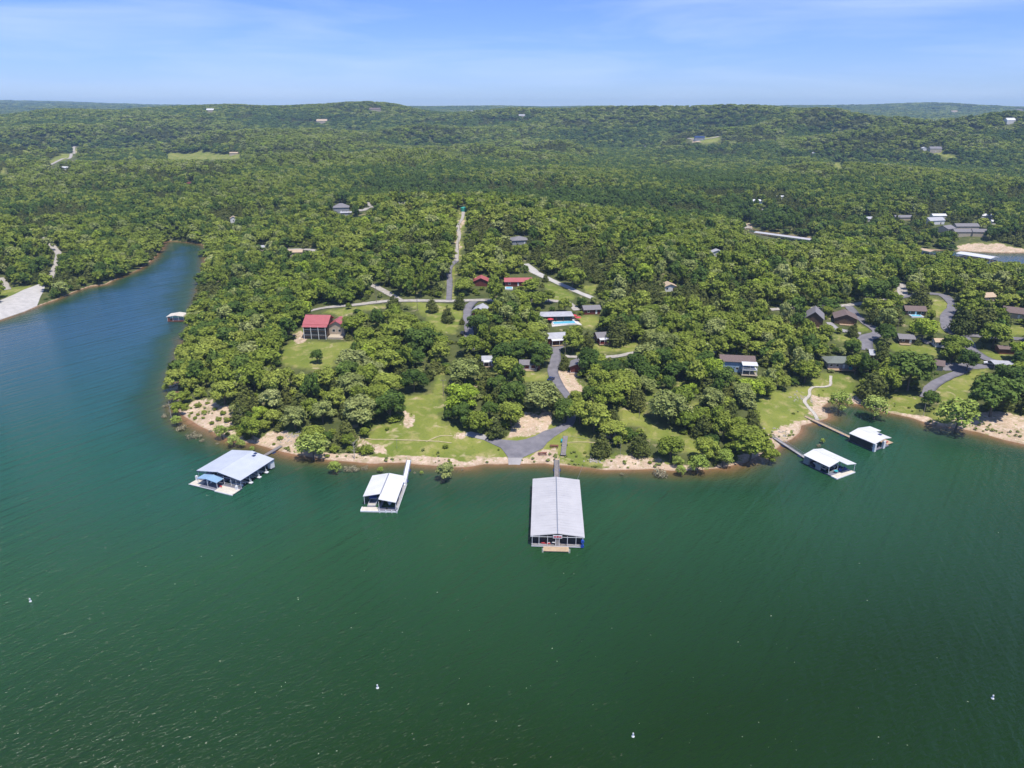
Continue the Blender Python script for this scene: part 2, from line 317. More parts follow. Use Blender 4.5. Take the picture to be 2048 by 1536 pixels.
class MB:
    def __init__(s): s.v = []; s.f = []
    def add(s, vs, fs):
        n = len(s.v); s.v += [tuple(v) for v in vs]; s.f += [tuple(i+n for i in f) for f in fs]; return s
    def box(s, x0, x1, y0, y1, z0, z1, rz=0, c=None):
        vs = [(x,y,z) for z in (z0,z1) for x,y in ((x0,y0),(x1,y0),(x1,y1),(x0,y1))]
        if rz:
            cx, cy = c or ((x0+x1)/2, (y0+y1)/2); a, b = math.cos(rz), math.sin(rz)
            vs = [(cx+(x-cx)*a-(y-cy)*b, cy+(x-cx)*b+(y-cy)*a, z) for x,y,z in vs]
        return s.add(vs, [(3,2,1,0),(4,5,6,7),(0,1,5,4),(1,2,6,5),(2,3,7,6),(3,0,4,7)])
    def bar(s, a, b, w, h=None):
        """beam between two points with a square section"""
        a = Vector(a); b = Vector(b); d = (b-a).normalized(); h = h or w
        u = d.cross(Vector((0,0,1)));  u = (Vector((1,0,0)) if u.length < 1e-3 else u.normalized()); v = u.cross(d)
        vs = [p+u*w/2*i+v*h/2*j for p in (a,b) for i,j in ((-1,-1),(1,-1),(1,1),(-1,1))]
        return s.add(vs, [(3,2,1,0),(4,5,6,7),(0,1,5,4),(1,2,6,5),(2,3,7,6),(3,0,4,7)])
    def tube(s, pts, rad, n=6, cap=True):
        base = len(s.v); pts = [Vector(p) for p in pts]
        for i, p in enumerate(pts):
            d = (pts[min(i+1, len(pts)-1)]-pts[max(i-1, 0)]).normalized()
            u = d.cross(Vector((.13,.99,.05))).normalized(); v = d.cross(u)
            for k in range(n):
                a = 2*math.pi*k/n; s.v.append(tuple(p+(u*math.cos(a)+v*math.sin(a))*rad[i]))
        for i in range(len(pts)-1):
            for k in range(n):
                s.f.append((base+i*n+k, base+i*n+(k+1)%n, base+(i+1)*n+(k+1)%n, base+(i+1)*n+k))
        if cap: s.f.append(tuple(base+(len(pts)-1)*n+k for k in range(n))); s.f.append(tuple(base+k for k in reversed(range(n))))
        return s
    def sheet(s, quad, t):
        """flat slab of thickness t through four corners (top face given)"""
        q = [Vector(p) for p in quad]; nrm = (q[1]-q[0]).cross(q[-1]-q[0]).normalized(); n = len(q)
        if nrm.z < 0: q.reverse(); nrm = -nrm
        low = [p-nrm*t for p in q]
        return s.add(q+low, [tuple(range(n)), tuple(range(2*n-1, n-1, -1))]+[(i, i+n, (i+1)%n+n, (i+1)%n) for i in range(n)])
    def prism(s, outline, z0, z1):
        n = len(outline); vs = [(x,y,z0) for x,y in outline]+[(x,y,z1) for x,y in outline]
        return s.add(vs, [tuple(range(n-1,-1,-1)), tuple(range(n,2*n))]+[(i,(i+1)%n,(i+1)%n+n,i+n) for i in range(n)])
    def build(s, name, m, parent=None, loc=None, rz=0, label=None, smooth=False):
        me = bpy.data.meshes.new(name); me.from_pydata(s.v, [], s.f); me.materials.append(m); me.update()
        if smooth:
            for p in me.polygons: p.use_smooth = True
        o = link(name, me, parent, loc, rz)
        if label: o['label'] = label
        return o

# ---------------------------------------------------------------- open ground, dirt and other areas outlined on the photograph
OPEN = [
 [(552,712),(579,683),(600,664),(612,684),(680,686),(704,681),(700,699),(685,712),(671,726),(668,738),(642,738),(607,736),(581,738),(560,722)],
 [(581,671),(600,655),(612,650),(612,690),(590,690)],
 [(640,628),(692,616),(772,607),(772,613),(740,620),(700,626),(678,632)],
 [(755,769),(773,766),(798,788),(828,792),(864,788),(868,760),(872,745),(888,724),(893,740),(886,760),(893,769),(887,789),(893,816),(878,826),(884,845),(905,850),(928,866),(972,871),(1006,879),(1030,852),(1050,824),(1105,824),(1110,850),(1130,846),(1150,850),(1155,864),(1180,866),(1184,900),(1180,918),(1225,914),(1262,908),(1320,918),(1345,930),(1340,942),(1300,939),(1211,940),(1163,934),(1091,928),(929,934),(850,931),(741,927),(742,910),(752,897),(717,886),(705,874),(724,876),(741,862),(745,848),(805,849),(812,818),(798,797),(790,781)],
 [(1239,818),(1243,848),(1262,848),(1286,854),(1300,868),(1304,887),(1318,887),(1350,882),(1368,892),(1369,906),(1400,912),(1406,903),(1406,885),(1384,879),(1349,861),(1309,851),(1287,833),(1300,825),(1295,811),(1312,792),(1315,782),(1289,782),(1289,808),(1286,816),(1265,820)],
 [(1350,762),(1362,760),(1375,773),(1365,789),(1348,782)],[(1380,804),(1403,804),(1400,816),(1386,823)],
 [(1510,812),(1510,790),(1534,794),(1546,783),(1578,784),(1587,779),(1611,773),(1614,758),(1650,747),(1700,748),(1709,766),(1706,784),(1741,796),(1776,798),(1784,782),(1829,790),(1848,795),(1842,828),(1821,836),(1778,827),(1730,812),(1698,807),(1662,801),(1646,814),(1658,835),(1631,845),(1602,852),(1580,880),(1551,897),(1528,872),(1524,845)],
 [(1870,770),(1905,752),(1945,740),(1978,740),(1966,760),(1948,776),(1940,792),(1935,802),(1925,812),(1958,828),(2000,826),(2048,822),(2120,840),(2120,905),(2048,889),(1955,864),(1870,850),(1855,830),(1880,806),(1873,790)],
 [(1700,655),(1716,648),(1753,664),(1730,665)],[(1660,664),(1698,670),(1697,684),(1666,682)],
 [(1791,602),(1819,598),(1865,594),(1897,604),(1899,612),(1887,632),(1869,634),(1851,614),(1809,608)],
 [(1731,636),(1759,636),(1766,652),(1748,645)],[(1700,622),(1716,622),(1740,640),(1730,640)],
 [(1793,657),(1811,648),(1825,648),(1871,663),(1895,671),(1889,640),(1875,644),(1860,652),(1840,645),(1810,640)],
 [(1787,676),(1795,686),(1849,692),(1885,696),(1893,709),(1869,712),(1831,710),(1811,708),(1783,698)],
 [(1950,703),(2015,707),(2012,722),(1978,718),(1960,708)],[(1905,660),(1960,655),(1965,668),(1920,668)],[(2005,652),(2060,652),(2060,674),(2020,670)],
 [(1084,566),(1105,566),(1146,588),(1146,600),(1070,600),(1093,588),(1097,576)],[(1166,572),(1207,566),(1195,586),(1185,592)],
 [(1152,632),(1201,632),(1203,640),(1187,652),(1185,658),(1164,656)],
 [(1187,689),(1245,681),(1279,685),(1277,701),(1228,706),(1148,711),(1171,697)],
 [(1115,742),(1152,742),(1160,756),(1177,773),(1162,787),(1154,797),(1132,787)],[(1048,740),(1097,748),(1097,760),(1048,764),(1033,754)],[(982,736),(992,736),(988,760),(978,762)],
 [(807,605),(880,605),(929,607),(928,628),(928,654),(905,667),(878,664),(862,652),(842,628),(830,615)],
 [(1091,683),(1126,685),(1118,692),(1097,693)],
 [(893,600),(896,560),(900,535),(909,515),(912,470),(910,440),(920,420),(932,420),(934,440),(927,470),(925,505),(916,530),(908,560),(908,600)],
 [(0,578),(40,572),(76,571),(60,580),(20,592),(0,598)],[(332,303),(400,303),(482,308),(480,317),(400,320),(335,320)],
 [(1856,301),(1888,304),(1924,316),(1896,316)],[(1374,276),(1440,273),(1438,284),(1405,287)],
 [(1911,501),(1917,488),(2005,487),(2020,494),(2060,497),(2060,506),(1984,506)],[(1482,449),(1500,445),(1506,461),(1488,460)],
 [(89,328),(112,312),(142,307),(152,291),(157,302),(142,317),(102,328)],[(0,335),(15,333),(10,350),(0,354)],
 [(394,800),(425,798),(450,815),(468,830),(470,858),(500,884),(470,885),(430,866),(400,852),(370,830),(372,820)],[(505,888),(530,868),(560,858),(606,868),(605,905),(590,910),(531,894)],
 [(42,300),(62,298),(60,306),(44,306)],[(1664,325),(1686,320),(1686,338),(1668,338)],
]
DIRT = [
 [(1006,881),(1030,852),(1050,824),(1105,824),(1110,850),(1092,868),(1060,876)],[(1018,928),(1045,918),(1094,898),(1112,893),(1114,928)],
 [(1105,742),(1142,742),(1162,760),(1170,775),(1158,792),(1132,787)],[(394,800),(425,798),(450,815),(468,830),(470,858),(500,884),(470,885),(430,866),(400,852),(372,828)],
 [(505,888),(530,868),(560,858),(600,868),(603,905),(590,910),(531,894)],[(805,818),(812,818),(820,858),(808,862)],[(705,874),(717,874),(735,885),(780,905),(742,912),(717,886)],
 [(1925,812),(1958,826),(2000,822),(2048,828),(2120,850),(2120,905),(2048,889),(1955,864),(1900,852)],[(1911,501),(1917,489),(2005,488),(2020,495),(2060,498),(2060,506),(1984,506)],
 [(903,866),(932,868),(930,878),(905,878)],[(1580,878),(1550,898),(1530,872),(1555,860),(1595,850)],[(1625,790),(1660,795),(1656,812),(1648,832),(1630,835),(1622,815)],
 [(582,670),(608,655),(612,684),(590,690)],[(1200,858),(1232,855),(1236,872),(1205,872)],[(1482,449),(1500,445),(1506,461),(1488,460)],[(1700,786),(1740,794),(1775,800),(1772,822),(1730,810)],
 [(914,515),(922,470),(926,440),(916,440),(912,500)],[(1374,276),(1400,280),(1405,286),(1390,286)],[(1262,912),(1320,920),(1345,936),(1300,938),(1211,938),(1200,922)],[(150,290),(157,300),(142,316),(138,314)],
]
MK_W, MK_H, MK_X0, MK_Y0 = 1400, 900, -400, -100          # image-space plan of what must stay unplanted
MASK = np.zeros((MK_H, MK_W), bool)
def mark(poly):
    xs = [p[0] for p in poly]; ys = [p[1] for p in poly]
    i0 = max(int((min(xs)-MK_X0)/2), 0); i1 = min(int((max(xs)-MK_X0)/2)+2, MK_W); j0 = max(int((min(ys)-MK_Y0)/2), 0); j1 = min(int((max(ys)-MK_Y0)/2)+2, MK_H)
    X, Y = np.meshgrid(np.arange(i0, i1)*2+MK_X0, np.arange(j0, j1)*2+MK_Y0)
    MASK[j0:j1, i0:i1] |= inside(poly, X.astype(float), Y.astype(float))
def masked(px, py):
    i = np.clip(((px-MK_X0)/2).astype(int), 0, MK_W-1); j = np.clip(((py-MK_Y0)/2).astype(int), 0, MK_H-1)
    return MASK[j, i]
for p in OPEN: mark(p)
OPENW = [PW(p) for p in OPEN]; DIRTW = [PW(p) for p in DIRT]
def area(polys, X, Y):
    """0..1 cover with ragged edges"""
    acc = np.zeros(X.shape); rr = np.hypot(X, Y)
    for k in range(3):
        j = 1.4+rr*0.002
        XX = X+j*vnoise(X, Y, 4, 30+k)+1.1*j*vnoise(X, Y, 11, 40+k); YY = Y+j*vnoise(X, Y, 4, 50+k)+1.1*j*vnoise(X, Y, 11, 60+k)
        m = np.zeros(X.shape, bool)
        for p in polys:
            a = np.array(p); b = (XX > a[:,0].min())&(XX < a[:,0].max())&(YY > a[:,1].min())&(YY < a[:,1].max())
            if b.any(): m[b] |= inside(p, XX[b], YY[b])
        acc += m
    return acc/3

# ---------------------------------------------------------------- ground
gm = area(OPENW, GX, GY); dm = area(DIRTW, GX, GY)
beachw = 4.3+2.4*vnoise(GX, GY, 14, 77)+1.6*vnoise(GX, GY, 5, 78)
front = (GY < 300)
front = (GY < 300) & (GX > -150) & (GX < 260)
dm = np.maximum(dm, np.where(front, np.clip((beachw-GS)/2.0, 0, 1), np.clip((1.2-GS)/1.0, 0, 1)*(vnoise(GX, GY, 35, 91) > -.1)))
idx = np.arange(NR*NT).reshape(NR, NT)
q = np.stack([idx[:-1,:-1], idx[:-1,1:], idx[1:,1:], idx[1:,:-1]], -1).reshape(-1, 4)
V = np.stack([GX, GY, GZ], -1).reshape(-1, 3)
def groundmat():
    m = bpy.data.materials.new('ground_cover'); m.use_nodes = True; t = m.node_tree; b = t.nodes['Principled BSDF']; b.inputs['Roughness'].default_value = .95
    try: b.inputs['Specular IOR Level'].default_value = .15
    except Exception: pass
    N = t.nodes.new; K = t.links.new
    tx = N('ShaderNodeTexCoord')
    def noise(s, d=4, dist=0):
        x = N('ShaderNodeTexNoise'); x.inputs['Scale'].default_value = s; x.inputs['Detail'].default_value = d; x.inputs['Distortion'].default_value = dist; K(tx.outputs['Object'], x.inputs['Vector']); return x.outputs[0]
    def mixc(a, b_, f):
        x = N('ShaderNodeMix'); x.data_type = 'RGBA'
        for sck, v in ((6, a), (7, b_)):
            if isinstance(v, tuple): x.inputs[sck].default_value = (*v, 1)
            else: K(v, x.inputs[sck])
        K(f, x.inputs[0]); return x.outputs[2]
    def rng_(v, a, b_, c=0, d=1):
        x = N('ShaderNodeMapRange'); x.inputs[1].default_value = a; x.inputs[2].default_value = b_; x.inputs[3].default_value = c; x.inputs[4].default_value = d; K(v, x.inputs[0]); return x.outputs[0]
    ag = N('ShaderNodeAttribute'); ag.attribute_name = 'grass'; ad = N('ShaderNodeAttribute'); ad.attribute_name = 'dirt'; aw = N('ShaderNodeAttribute'); aw.attribute_name = 'wet'
    grass = mixc((.135,.175,.028), (.225,.240,.050), rng_(noise(.055, 5), .35, .65))
    grass = mixc(grass, (.34,.29,.12), rng_(noise(.22, 7, .6), .50, .72, 0, .85))
    grass = mixc(grass, (.10,.15,.03), rng_(noise(.9, 4), .55, .75, 0, .6))
    floor = mixc((.055,.07,.02), (.11,.12,.04), rng_(noise(.2, 4), .3, .7))
    dirt = mixc((.55,.41,.29), (.42,.31,.22), rng_(noise(.12, 6), .35, .65))
    dirt = mixc(dirt, (.70,.59,.48), rng_(noise(.6, 6, .6), .5, .72, 0, .7))
    dirt = mixc(dirt, (.30,.25,.13), rng_(noise(.22, 6, .8), .54, .66, 0, .65))
    dirt = mixc(dirt, (.20,.23,.06), rng_(noise(.7, 7, .5), .60, .66, 0, .8))
    c = mixc(floor, grass, ag.outputs['Fac'])
    pd = N('ShaderNodeMath'); pd.operation = 'MULTIPLY_ADD'; K(noise(.5, 6), pd.inputs[0]); pd.inputs[1].default_value = 1.2; 
    s2 = N('ShaderNodeMath'); s2.operation = 'SUBTRACT'; K(ad.outputs['Fac'], s2.inputs[0]); s2.inputs[1].default_value = .6; K(s2.outputs[0], pd.inputs[2])
    c = mixc(c, dirt, rng_(pd.outputs[0], .35, .65))
    # worn bare spots in the lawns
    c = mixc(c, (.46,.37,.22), rng_(noise(.16, 7, .5), .62, .72, 0, .75))
    c = mixc(c, (.09,.12,.03), rng_(noise(2.2, 5), .56, .70, 0, .45))
    c = mixc(c, (.27,.17,.10), aw.outputs['Fac'])
    K(c, b.inputs['Base Color'])
    bp = N('ShaderNodeBump'); bp.inputs['Strength'].default_value = .6; bp.inputs['Distance'].default_value = .3; K(noise(1.2, 5), bp.inputs['Height']); K(bp.outputs[0], b.inputs['Normal'])
    return m
me = npmesh('ground', V, q, [groundmat()], True)
for nm_, arr in (('grass', gm), ('dirt', dm), ('wet', np.clip(1-np.abs(GS+.1)/1.1, 0, 1)*.8)):
    a = me.attributes.new(nm_, 'FLOAT', 'POINT'); a.data.foreach_set('value', arr.ravel().astype(np.float32))
setp(link('ground', me), kind='structure')

# ---------------------------------------------------------------- water
WR = 560; WT = 620
wr = 14*np.exp(np.linspace(0, 1, WR)*math.log(1400/14)); wt = np.linspace(R(-62), R(62), WT)
wR, wT = np.meshgrid(wr, wt, indexing='ij'); WX = wR*np.sin(wT); WY = wR*np.cos(wT); WS = shore(WX, WY)
ii = np.arange(WR*WT).reshape(WR, WT); wq = np.stack([ii[:-1,:-1], ii[:-1,1:], ii[1:,1:], ii[1:,:-1]], -1).reshape(-1, 4)
keep = (WS.ravel()[wq] < 6).any(1); wq = wq[keep]; used = np.unique(wq); rem = np.zeros(WR*WT, int); rem[used] = np.arange(len(used))
WV = np.stack([WX, WY, np.zeros_like(WX)], -1).reshape(-1, 3)[used]
def watermat():
    m = bpy.data.materials.new('lake_water'); m.use_nodes = True; t = m.node_tree; b = t.nodes['Principled BSDF']; N = t.nodes.new; K = t.links.new
    b.inputs['Roughness'].default_value = .12; b.inputs['Specular IOR Level'].default_value = .42; b.inputs['IOR'].default_value = 1.333
    tx = N('ShaderNodeTexCoord'); at = N('ShaderNodeAttribute'); at.attribute_name = 'depth'
    r = N('ShaderNodeValToRGB'); e = r.color_ramp.elements; e[0].position = 0; e[0].color = (.26,.14,.07,1); e[1].position = 1; e[1].color = (.0075,.040,.016,1)
    for p_, c_ in ((.10,(.17,.105,.045,1)),(.28,(.080,.075,.026,1)),(.5,(.030,.066,.028,1)),(.78,(.011,.046,.019,1))):
        x = e.new(p_); x.color = c_
    no = N('ShaderNodeTexNoise'); no.inputs['Scale'].default_value = .07; no.inputs['Detail'].default_value = 5; K(tx.outputs['Object'], no.inputs['Vector'])
    ma = N('ShaderNodeMath'); ma.operation = 'MULTIPLY_ADD'; K(no.outputs[0], ma.inputs[0]); ma.inputs[1].default_value = .35; 
    sb = N('ShaderNodeMath'); sb.operation = 'SUBTRACT'; K(at.outputs['Fac'], sb.inputs[0]); sb.inputs[1].default_value = .175; K(sb.outputs[0], ma.inputs[2])
    K(ma.outputs[0], r.inputs[0])
    big = N('ShaderNodeTexNoise'); big.inputs['Scale'].default_value = .012; big.inputs['Detail'].default_value = 3; K(tx.outputs['Object'], big.inputs['Vector'])
    mc = N('ShaderNodeMix'); mc.data_type = 'RGBA'; mc.blend_type = 'MULTIPLY'; mc.inputs[0].default_value = 1; K(r.outputs[0], mc.inputs[6])
    mg = N('ShaderNodeMix'); mg.data_type = 'RGBA'; mg.inputs[6].default_value = (.85,.9,.85,1); mg.inputs[7].default_value = (1.15,1.1,1.15,1); K(big.outputs[0], mg.inputs[0]); K(mg.outputs[2], mc.inputs[7])
    # open water: green in the near bay, sky-reflection blue painted in towards the inlet
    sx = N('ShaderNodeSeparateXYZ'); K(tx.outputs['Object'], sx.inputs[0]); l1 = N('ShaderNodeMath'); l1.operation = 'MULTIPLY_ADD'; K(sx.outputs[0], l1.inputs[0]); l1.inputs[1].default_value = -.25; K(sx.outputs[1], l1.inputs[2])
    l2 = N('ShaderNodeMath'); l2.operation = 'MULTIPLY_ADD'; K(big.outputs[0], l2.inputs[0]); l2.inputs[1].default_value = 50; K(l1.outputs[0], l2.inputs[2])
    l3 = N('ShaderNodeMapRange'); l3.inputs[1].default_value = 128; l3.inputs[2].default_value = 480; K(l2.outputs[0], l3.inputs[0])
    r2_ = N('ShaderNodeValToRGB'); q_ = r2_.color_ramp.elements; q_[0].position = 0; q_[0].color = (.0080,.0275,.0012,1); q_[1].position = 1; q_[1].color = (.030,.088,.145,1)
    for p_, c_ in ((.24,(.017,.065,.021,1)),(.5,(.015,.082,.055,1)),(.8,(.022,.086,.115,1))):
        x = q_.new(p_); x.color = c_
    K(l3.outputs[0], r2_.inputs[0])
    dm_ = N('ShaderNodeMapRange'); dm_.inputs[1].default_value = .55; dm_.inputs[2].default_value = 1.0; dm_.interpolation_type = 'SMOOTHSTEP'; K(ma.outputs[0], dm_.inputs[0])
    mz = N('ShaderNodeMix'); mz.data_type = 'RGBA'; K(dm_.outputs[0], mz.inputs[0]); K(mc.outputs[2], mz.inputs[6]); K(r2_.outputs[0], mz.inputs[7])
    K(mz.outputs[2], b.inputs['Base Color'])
    # wind ripples: two crossing trains of short waves plus small chop
    def wave(rot, ln, sc, d):
        mp_ = N('ShaderNodeMapping'); mp_.vector_type = 'TEXTURE'; mp_.inputs['Rotation'].default_value = (0, 0, rot); mp_.inputs['Scale'].default_value = (ln, 1, 1)
        n_ = N('ShaderNodeTexNoise'); n_.inputs['Scale'].default_value = sc; n_.inputs['Detail'].default_value = d; n_.inputs['Roughness'].default_value = .6; n_.inputs['Distortion'].default_value = .2
        K(tx.outputs['Object'], mp_.inputs[0]); K(mp_.outputs[0], n_.inputs['Vector']); return n_.outputs[0]
    a1 = wave(R(53), 14, .30, 1); a2 = wave(R(35), 3, 1.3, 4); a3 = wave(R(75), 8, .42, 2); pat = wave(R(50), 2, .012, 3)
    fade = N('ShaderNodeMapRange'); fade.inputs[1].default_value = 150; fade.inputs[2].default_value = 290; fade.inputs[3].default_value = .42; K(l2.outputs[0], fade.inputs[0])
    f2 = N('ShaderNodeMath'); f2.operation = 'MULTIPLY'; K(a1, f2.inputs[0]); K(fade.outputs[0], f2.inputs[1])
    s1 = N('ShaderNodeMath'); s1.operation = 'MULTIPLY_ADD'; K(f2.outputs[0], s1.inputs[0]); s1.inputs[1].default_value = 1.6
    sc2 = N('ShaderNodeMath'); sc2.operation = 'MULTIPLY'; K(a2, sc2.inputs[0]); sc2.inputs[1].default_value = .55; K(sc2.outputs[0], s1.inputs[2])
    s2 = N('ShaderNodeMath'); s2.operation = 'MULTIPLY_ADD'; K(a3, s2.inputs[0]); s2.inputs[1].default_value = .4; K(s1.outputs[0], s2.inputs[2])
    bp = N('ShaderNodeBump'); bp.inputs['Strength'].default_value = 1.0; bp.inputs['Distance'].default_value = .85; K(s2.outputs[0], bp.inputs['Height']); K(bp.outputs[0], b.inputs['Normal'])
    return m
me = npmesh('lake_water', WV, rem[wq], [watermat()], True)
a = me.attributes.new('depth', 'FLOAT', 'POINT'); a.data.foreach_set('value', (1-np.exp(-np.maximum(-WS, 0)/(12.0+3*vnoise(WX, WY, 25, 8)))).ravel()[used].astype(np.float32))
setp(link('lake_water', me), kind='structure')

# ---------------------------------------------------------------- roads and paths (draped sheets)
def catmull(p, step):
    p = np.array(p, float); out = []
    for i in range(len(p)-1):
        a, b, c, d = p[max(i-1,0)], p[i], p[i+1], p[min(i+2, len(p)-1)]
        n_ = max(2, int(np.linalg.norm(c-b)/step))
        for k in range(n_):
            t = k/n_; out.append(.5*((2*b)+(-a+c)*t+(2*a-5*b+4*c-d)*t*t+(-a+3*b-3*c+d)*t**3))
    out.append(p[-1]); return np.array(out)
ROADW = []
def road(name, pts, width, m, lift=.16, tick=0, world_pts=None, marked=True):
    w = world_pts or [P(x, y)[:2] for x, y in pts]; c = catmull(w, 1.6)
    tg = np.gradient(c, axis=0); tg /= np.linalg.norm(tg, axis=1)[:,None]+1e-9; nr = np.stack([-tg[:,1], tg[:,0]], 1)
    wd = width if hasattr(width, '__len__') else [width, width]
    ws = np.interp(np.linspace(0, 1, len(c)), np.linspace(0, 1, len(wd)), wd)
    K_ = 5; vs = []
    for k in range(K_):
        o = (k/(K_-1)-.5)*ws*(1+0.13*vnoise(c[:,0], c[:,1], 4, 5+k)); q_ = c+nr*o[:,None]; vs.append(np.stack([q_[:,0], q_[:,1], np.maximum(samp(GZ, q_[:,0], q_[:,1]), -.3)+lift], 1))
    Vr = np.stack(vs, 1); zc = Vr[:,:,2].copy(); Vr[:,:,2] = .6*zc+.4*zc.max(1)[:,None]
    i_ = np.arange(len(c)*K_).reshape(len(c), K_); f = np.stack([i_[:-1,:-1], i_[1:,:-1], i_[1:,1:], i_[:-1,1:]], -1).reshape(-1, 4)
    e = np.concatenate([i_[:,0], i_[::-1,-1]]); Vv = Vr.reshape(-1, 3); lo = Vv[e].copy(); lo[:,2] -= .5
    ne = len(e); ei = np.arange(ne); sk = np.stack([e, e[(ei+1)%ne], len(Vv)+(ei+1)%ne, len(Vv)+ei], -1)
    me = npmesh(name, np.r_[Vv, lo], [f, sk], [m], False); o_ = setp(link(name, me), kind='structure')
    ROADW.append((c, ws/2+1.0))
    if marked:
        for k in range(len(c)-1):
            a_, b_ = c[k], c[k+1]; na = nr[k]*ws[k]*.5
            pl = [proj(x, y, gz(x, y)) for x, y in (a_+na, b_+na, b_-na, a_-na)]
            cx = np.mean([p_[0] for p_ in pl]); cyy = np.mean([p_[1] for p_ in pl])
            i2 = int((cx-MK_X0)/2); j2 = int((cyy-MK_Y0)/2)
            if 0 <= i2 < MK_W and 0 <= j2 < MK_H: MASK[max(j2-1,0):j2+2, max(i2-1,0):i2+2] = True
    return o_
PADW = []
def pad(name, poly, m, lift=.13, markit=True):
    """flat-lying paved area: a fine sheet draped over the ground inside an outline"""
    w = PW(poly); PADW.append(w); a_ = np.array(w); st = max(.7, (a_.max(0)-a_.min(0)).max()/60)
    xs = np.arange(a_[:,0].min(), a_[:,0].max()+st, st); ys = np.arange(a_[:,1].min(), a_[:,1].max()+st, st)
    import bmesh
    bm = bmesh.new(); vs = [bm.verts.new((x, y, 0)) for x, y in w]; fc = bm.faces.new(vs)
    for x in xs[1:-1]: bmesh.ops.bisect_plane(bm, geom=bm.verts[:]+bm.edges[:]+bm.faces[:], plane_co=(x,0,0), plane_no=(1,0,0))
    for y in ys[1:-1]: bmesh.ops.bisect_plane(bm, geom=bm.verts[:]+bm.edges[:]+bm.faces[:], plane_co=(0,y,0), plane_no=(0,1,0))
    r_ = bmesh.ops.extrude_face_region(bm, geom=bm.faces[:]); top = [v for v in r_['geom'] if isinstance(v, bmesh.types.BMVert)]; ts = set(top)
    for v in bm.verts:
        z = max(gz(v.co.x, v.co.y), -.4); v.co.z = z+lift if v in ts else z-.5
    bmesh.ops.recalc_face_normals(bm, faces=bm.faces[:])
    me = bpy.data.meshes.new(name); bm.to_mesh(me); bm.free(); me.materials.append(m); o_ = setp(link(name, me), kind='structure')
    if markit: mark(poly)
    return o_
road('gravel_road', [(600,628),(638,618),(692,612),(745,606),(772,603),(807,602),(850,602),(897,602.5),(930,601.5),(960,601),(988,601),(1030,601),(1074,601),(1115,603),(1136,606),(1154,621)], 4.2, M['gravel'])
road('asphalt_road', [(897,603),(899,580),(899.5,560),(899,538),(906,528),(913,522)], 3.5, M['asphalt'], .22)
road('gravel_track', [(913,522),(914,507),(915,487),(919,472),(916,452),(925,436),(927,422)], [3,2,3,2.4,3], M['gravel'])
road('asphalt_drive', [(950,603),(943,608),(937,616),(934,633),(937,654),(939,676),(944,700)], 4.6, M['asphalt'], .24)
pad('asphalt_lot', [(1096,694),(1110,691),(1132,690),(1128,694),(1116,703),(1104,703)], M['asphalt'])
road('asphalt_drive', [(1112,700),(1112,716),(1108,731),(1106,746),(1115,765),(1131,787)], [4,5,4.4,3.6], M['asphalt'], .2)
road('asphalt_drive', [(1131,786.5),(1140,803),(1144,826),(1142,842),(1137,853)], 3.4, M['asphalt'], .19, marked=False)
pad('boat_ramp', [(1127.5,847),(1146.6,848),(1132,859.6),(1108.5,874),(1094,886),(1085,897.7),(1058.7,909.4),(1045.5,915.6),(1016,915.6),(1010,906.5),(1001.6,896.2),(982.5,887.4),(969,881),(976.7,872.8),(1006,880),(1033.8,882.3),(1050,879.4),(1070.4,872.8),(1085,864),(1107,857)], M['asphalt'], .2)
pad('concrete_pad', [(969,880.6),(950,876),(930,871),(933,866),(941.5,864),(962,868),(976,872.5)], M['concrete_old'], .18)
pad('ramp_apron', [(1016,915.8),(1045.5,915.8),(1040,929.5),(1017,929.5)], M['concrete_old'], .17)
road('concrete_road', [(1050,528),(1062,538),(1074,547),(1105,561.5),(1146,580),(1187,597)], [6,6,4.5,4.5,4.2], M['concrete'])
road('gravel_path', [(1130,713),(1146,714),(1180,715),(1226,714),(1269,706),(1290,706)], 3.2, M['gravel'])
road('gravel_road', [(1540,620),(1580,617),(1604,616),(1640,616.5),(1686,611.5),(1729,606.5),(1770,601),(1790,597),(1804,590),(1804,578),(1800,566)], [4,4,4.2,4.2,5,6,5], M['gravel'])
road('asphalt_drive', [(1792,597),(1830,590),(1865,588),(1887,592),(1903,604),(1905,617),(1893,632),(1893,650),(1901,663),(1920,669.5),(1950,671.5),(1980,675.5),(2028,678),(2090,681)], [4,5,5.5,6,6,6,5,5], M['asphalt'], .22)
road('asphalt_drive', [(1925,671),(1938,686),(1943,699),(1962,713),(1990,725)], 5, M['asphalt'], .26)
pad('asphalt_lot', [(1879,737),(1890,726),(1928,727),(1960,729),(1998,727),(1996,735),(1958,738),(1935,739),(1910,741),(1890,742)], M['asphalt'], .18)
road('asphalt_drive', [(1935,734),(1923,743),(1895,755),(1869,769),(1857,783),(1852,796)], 4.8, M['asphalt'], .25)
road('asphalt_drive', [(1697,613),(1711,629),(1735,649),(1757,665),(1740,674),(1728,680),(1730,701)], [5,5,4.5,5,7,8,8], M['asphalt'], .26)
road('concrete_drive', [(1658,645),(1670,657),(1694,663.5),(1722,668)], [3.5,4.5,4.5,4], M['concrete_old'], .2)
road('asphalt_drive', [(1745,669),(1770,669),(1799,670),(1830,676),(1860,688)], 4, M['asphalt'], .22)
pad('boat_ramp', [(-60,617),(0,601),(47,580),(94,563),(86,585),(80,596),(74,612),(47,624),(0,640),(-60,662)], M['concrete'], .2)
road('gravel_road', [(0,556),(8,566),(14,580)], 5, M['gravel'])
road('gravel_road', [(52,450),(62,457),(76,468),(94,482),(108,496),(118,510),(114,528),(104,548),(94,566)], 5, M['gravel'], marked=False)
road('stone_path', [(1662,752),(1661,762),(1659.5,771.5),(1642,774.5),(1627,774.5),(1619,781),(1619,791),(1609,802),(1613,810),(1620,818.5),(1630,830),(1635,841)], [1.3,1.3,1.4,1.6,1.6], M['stone'], .16)
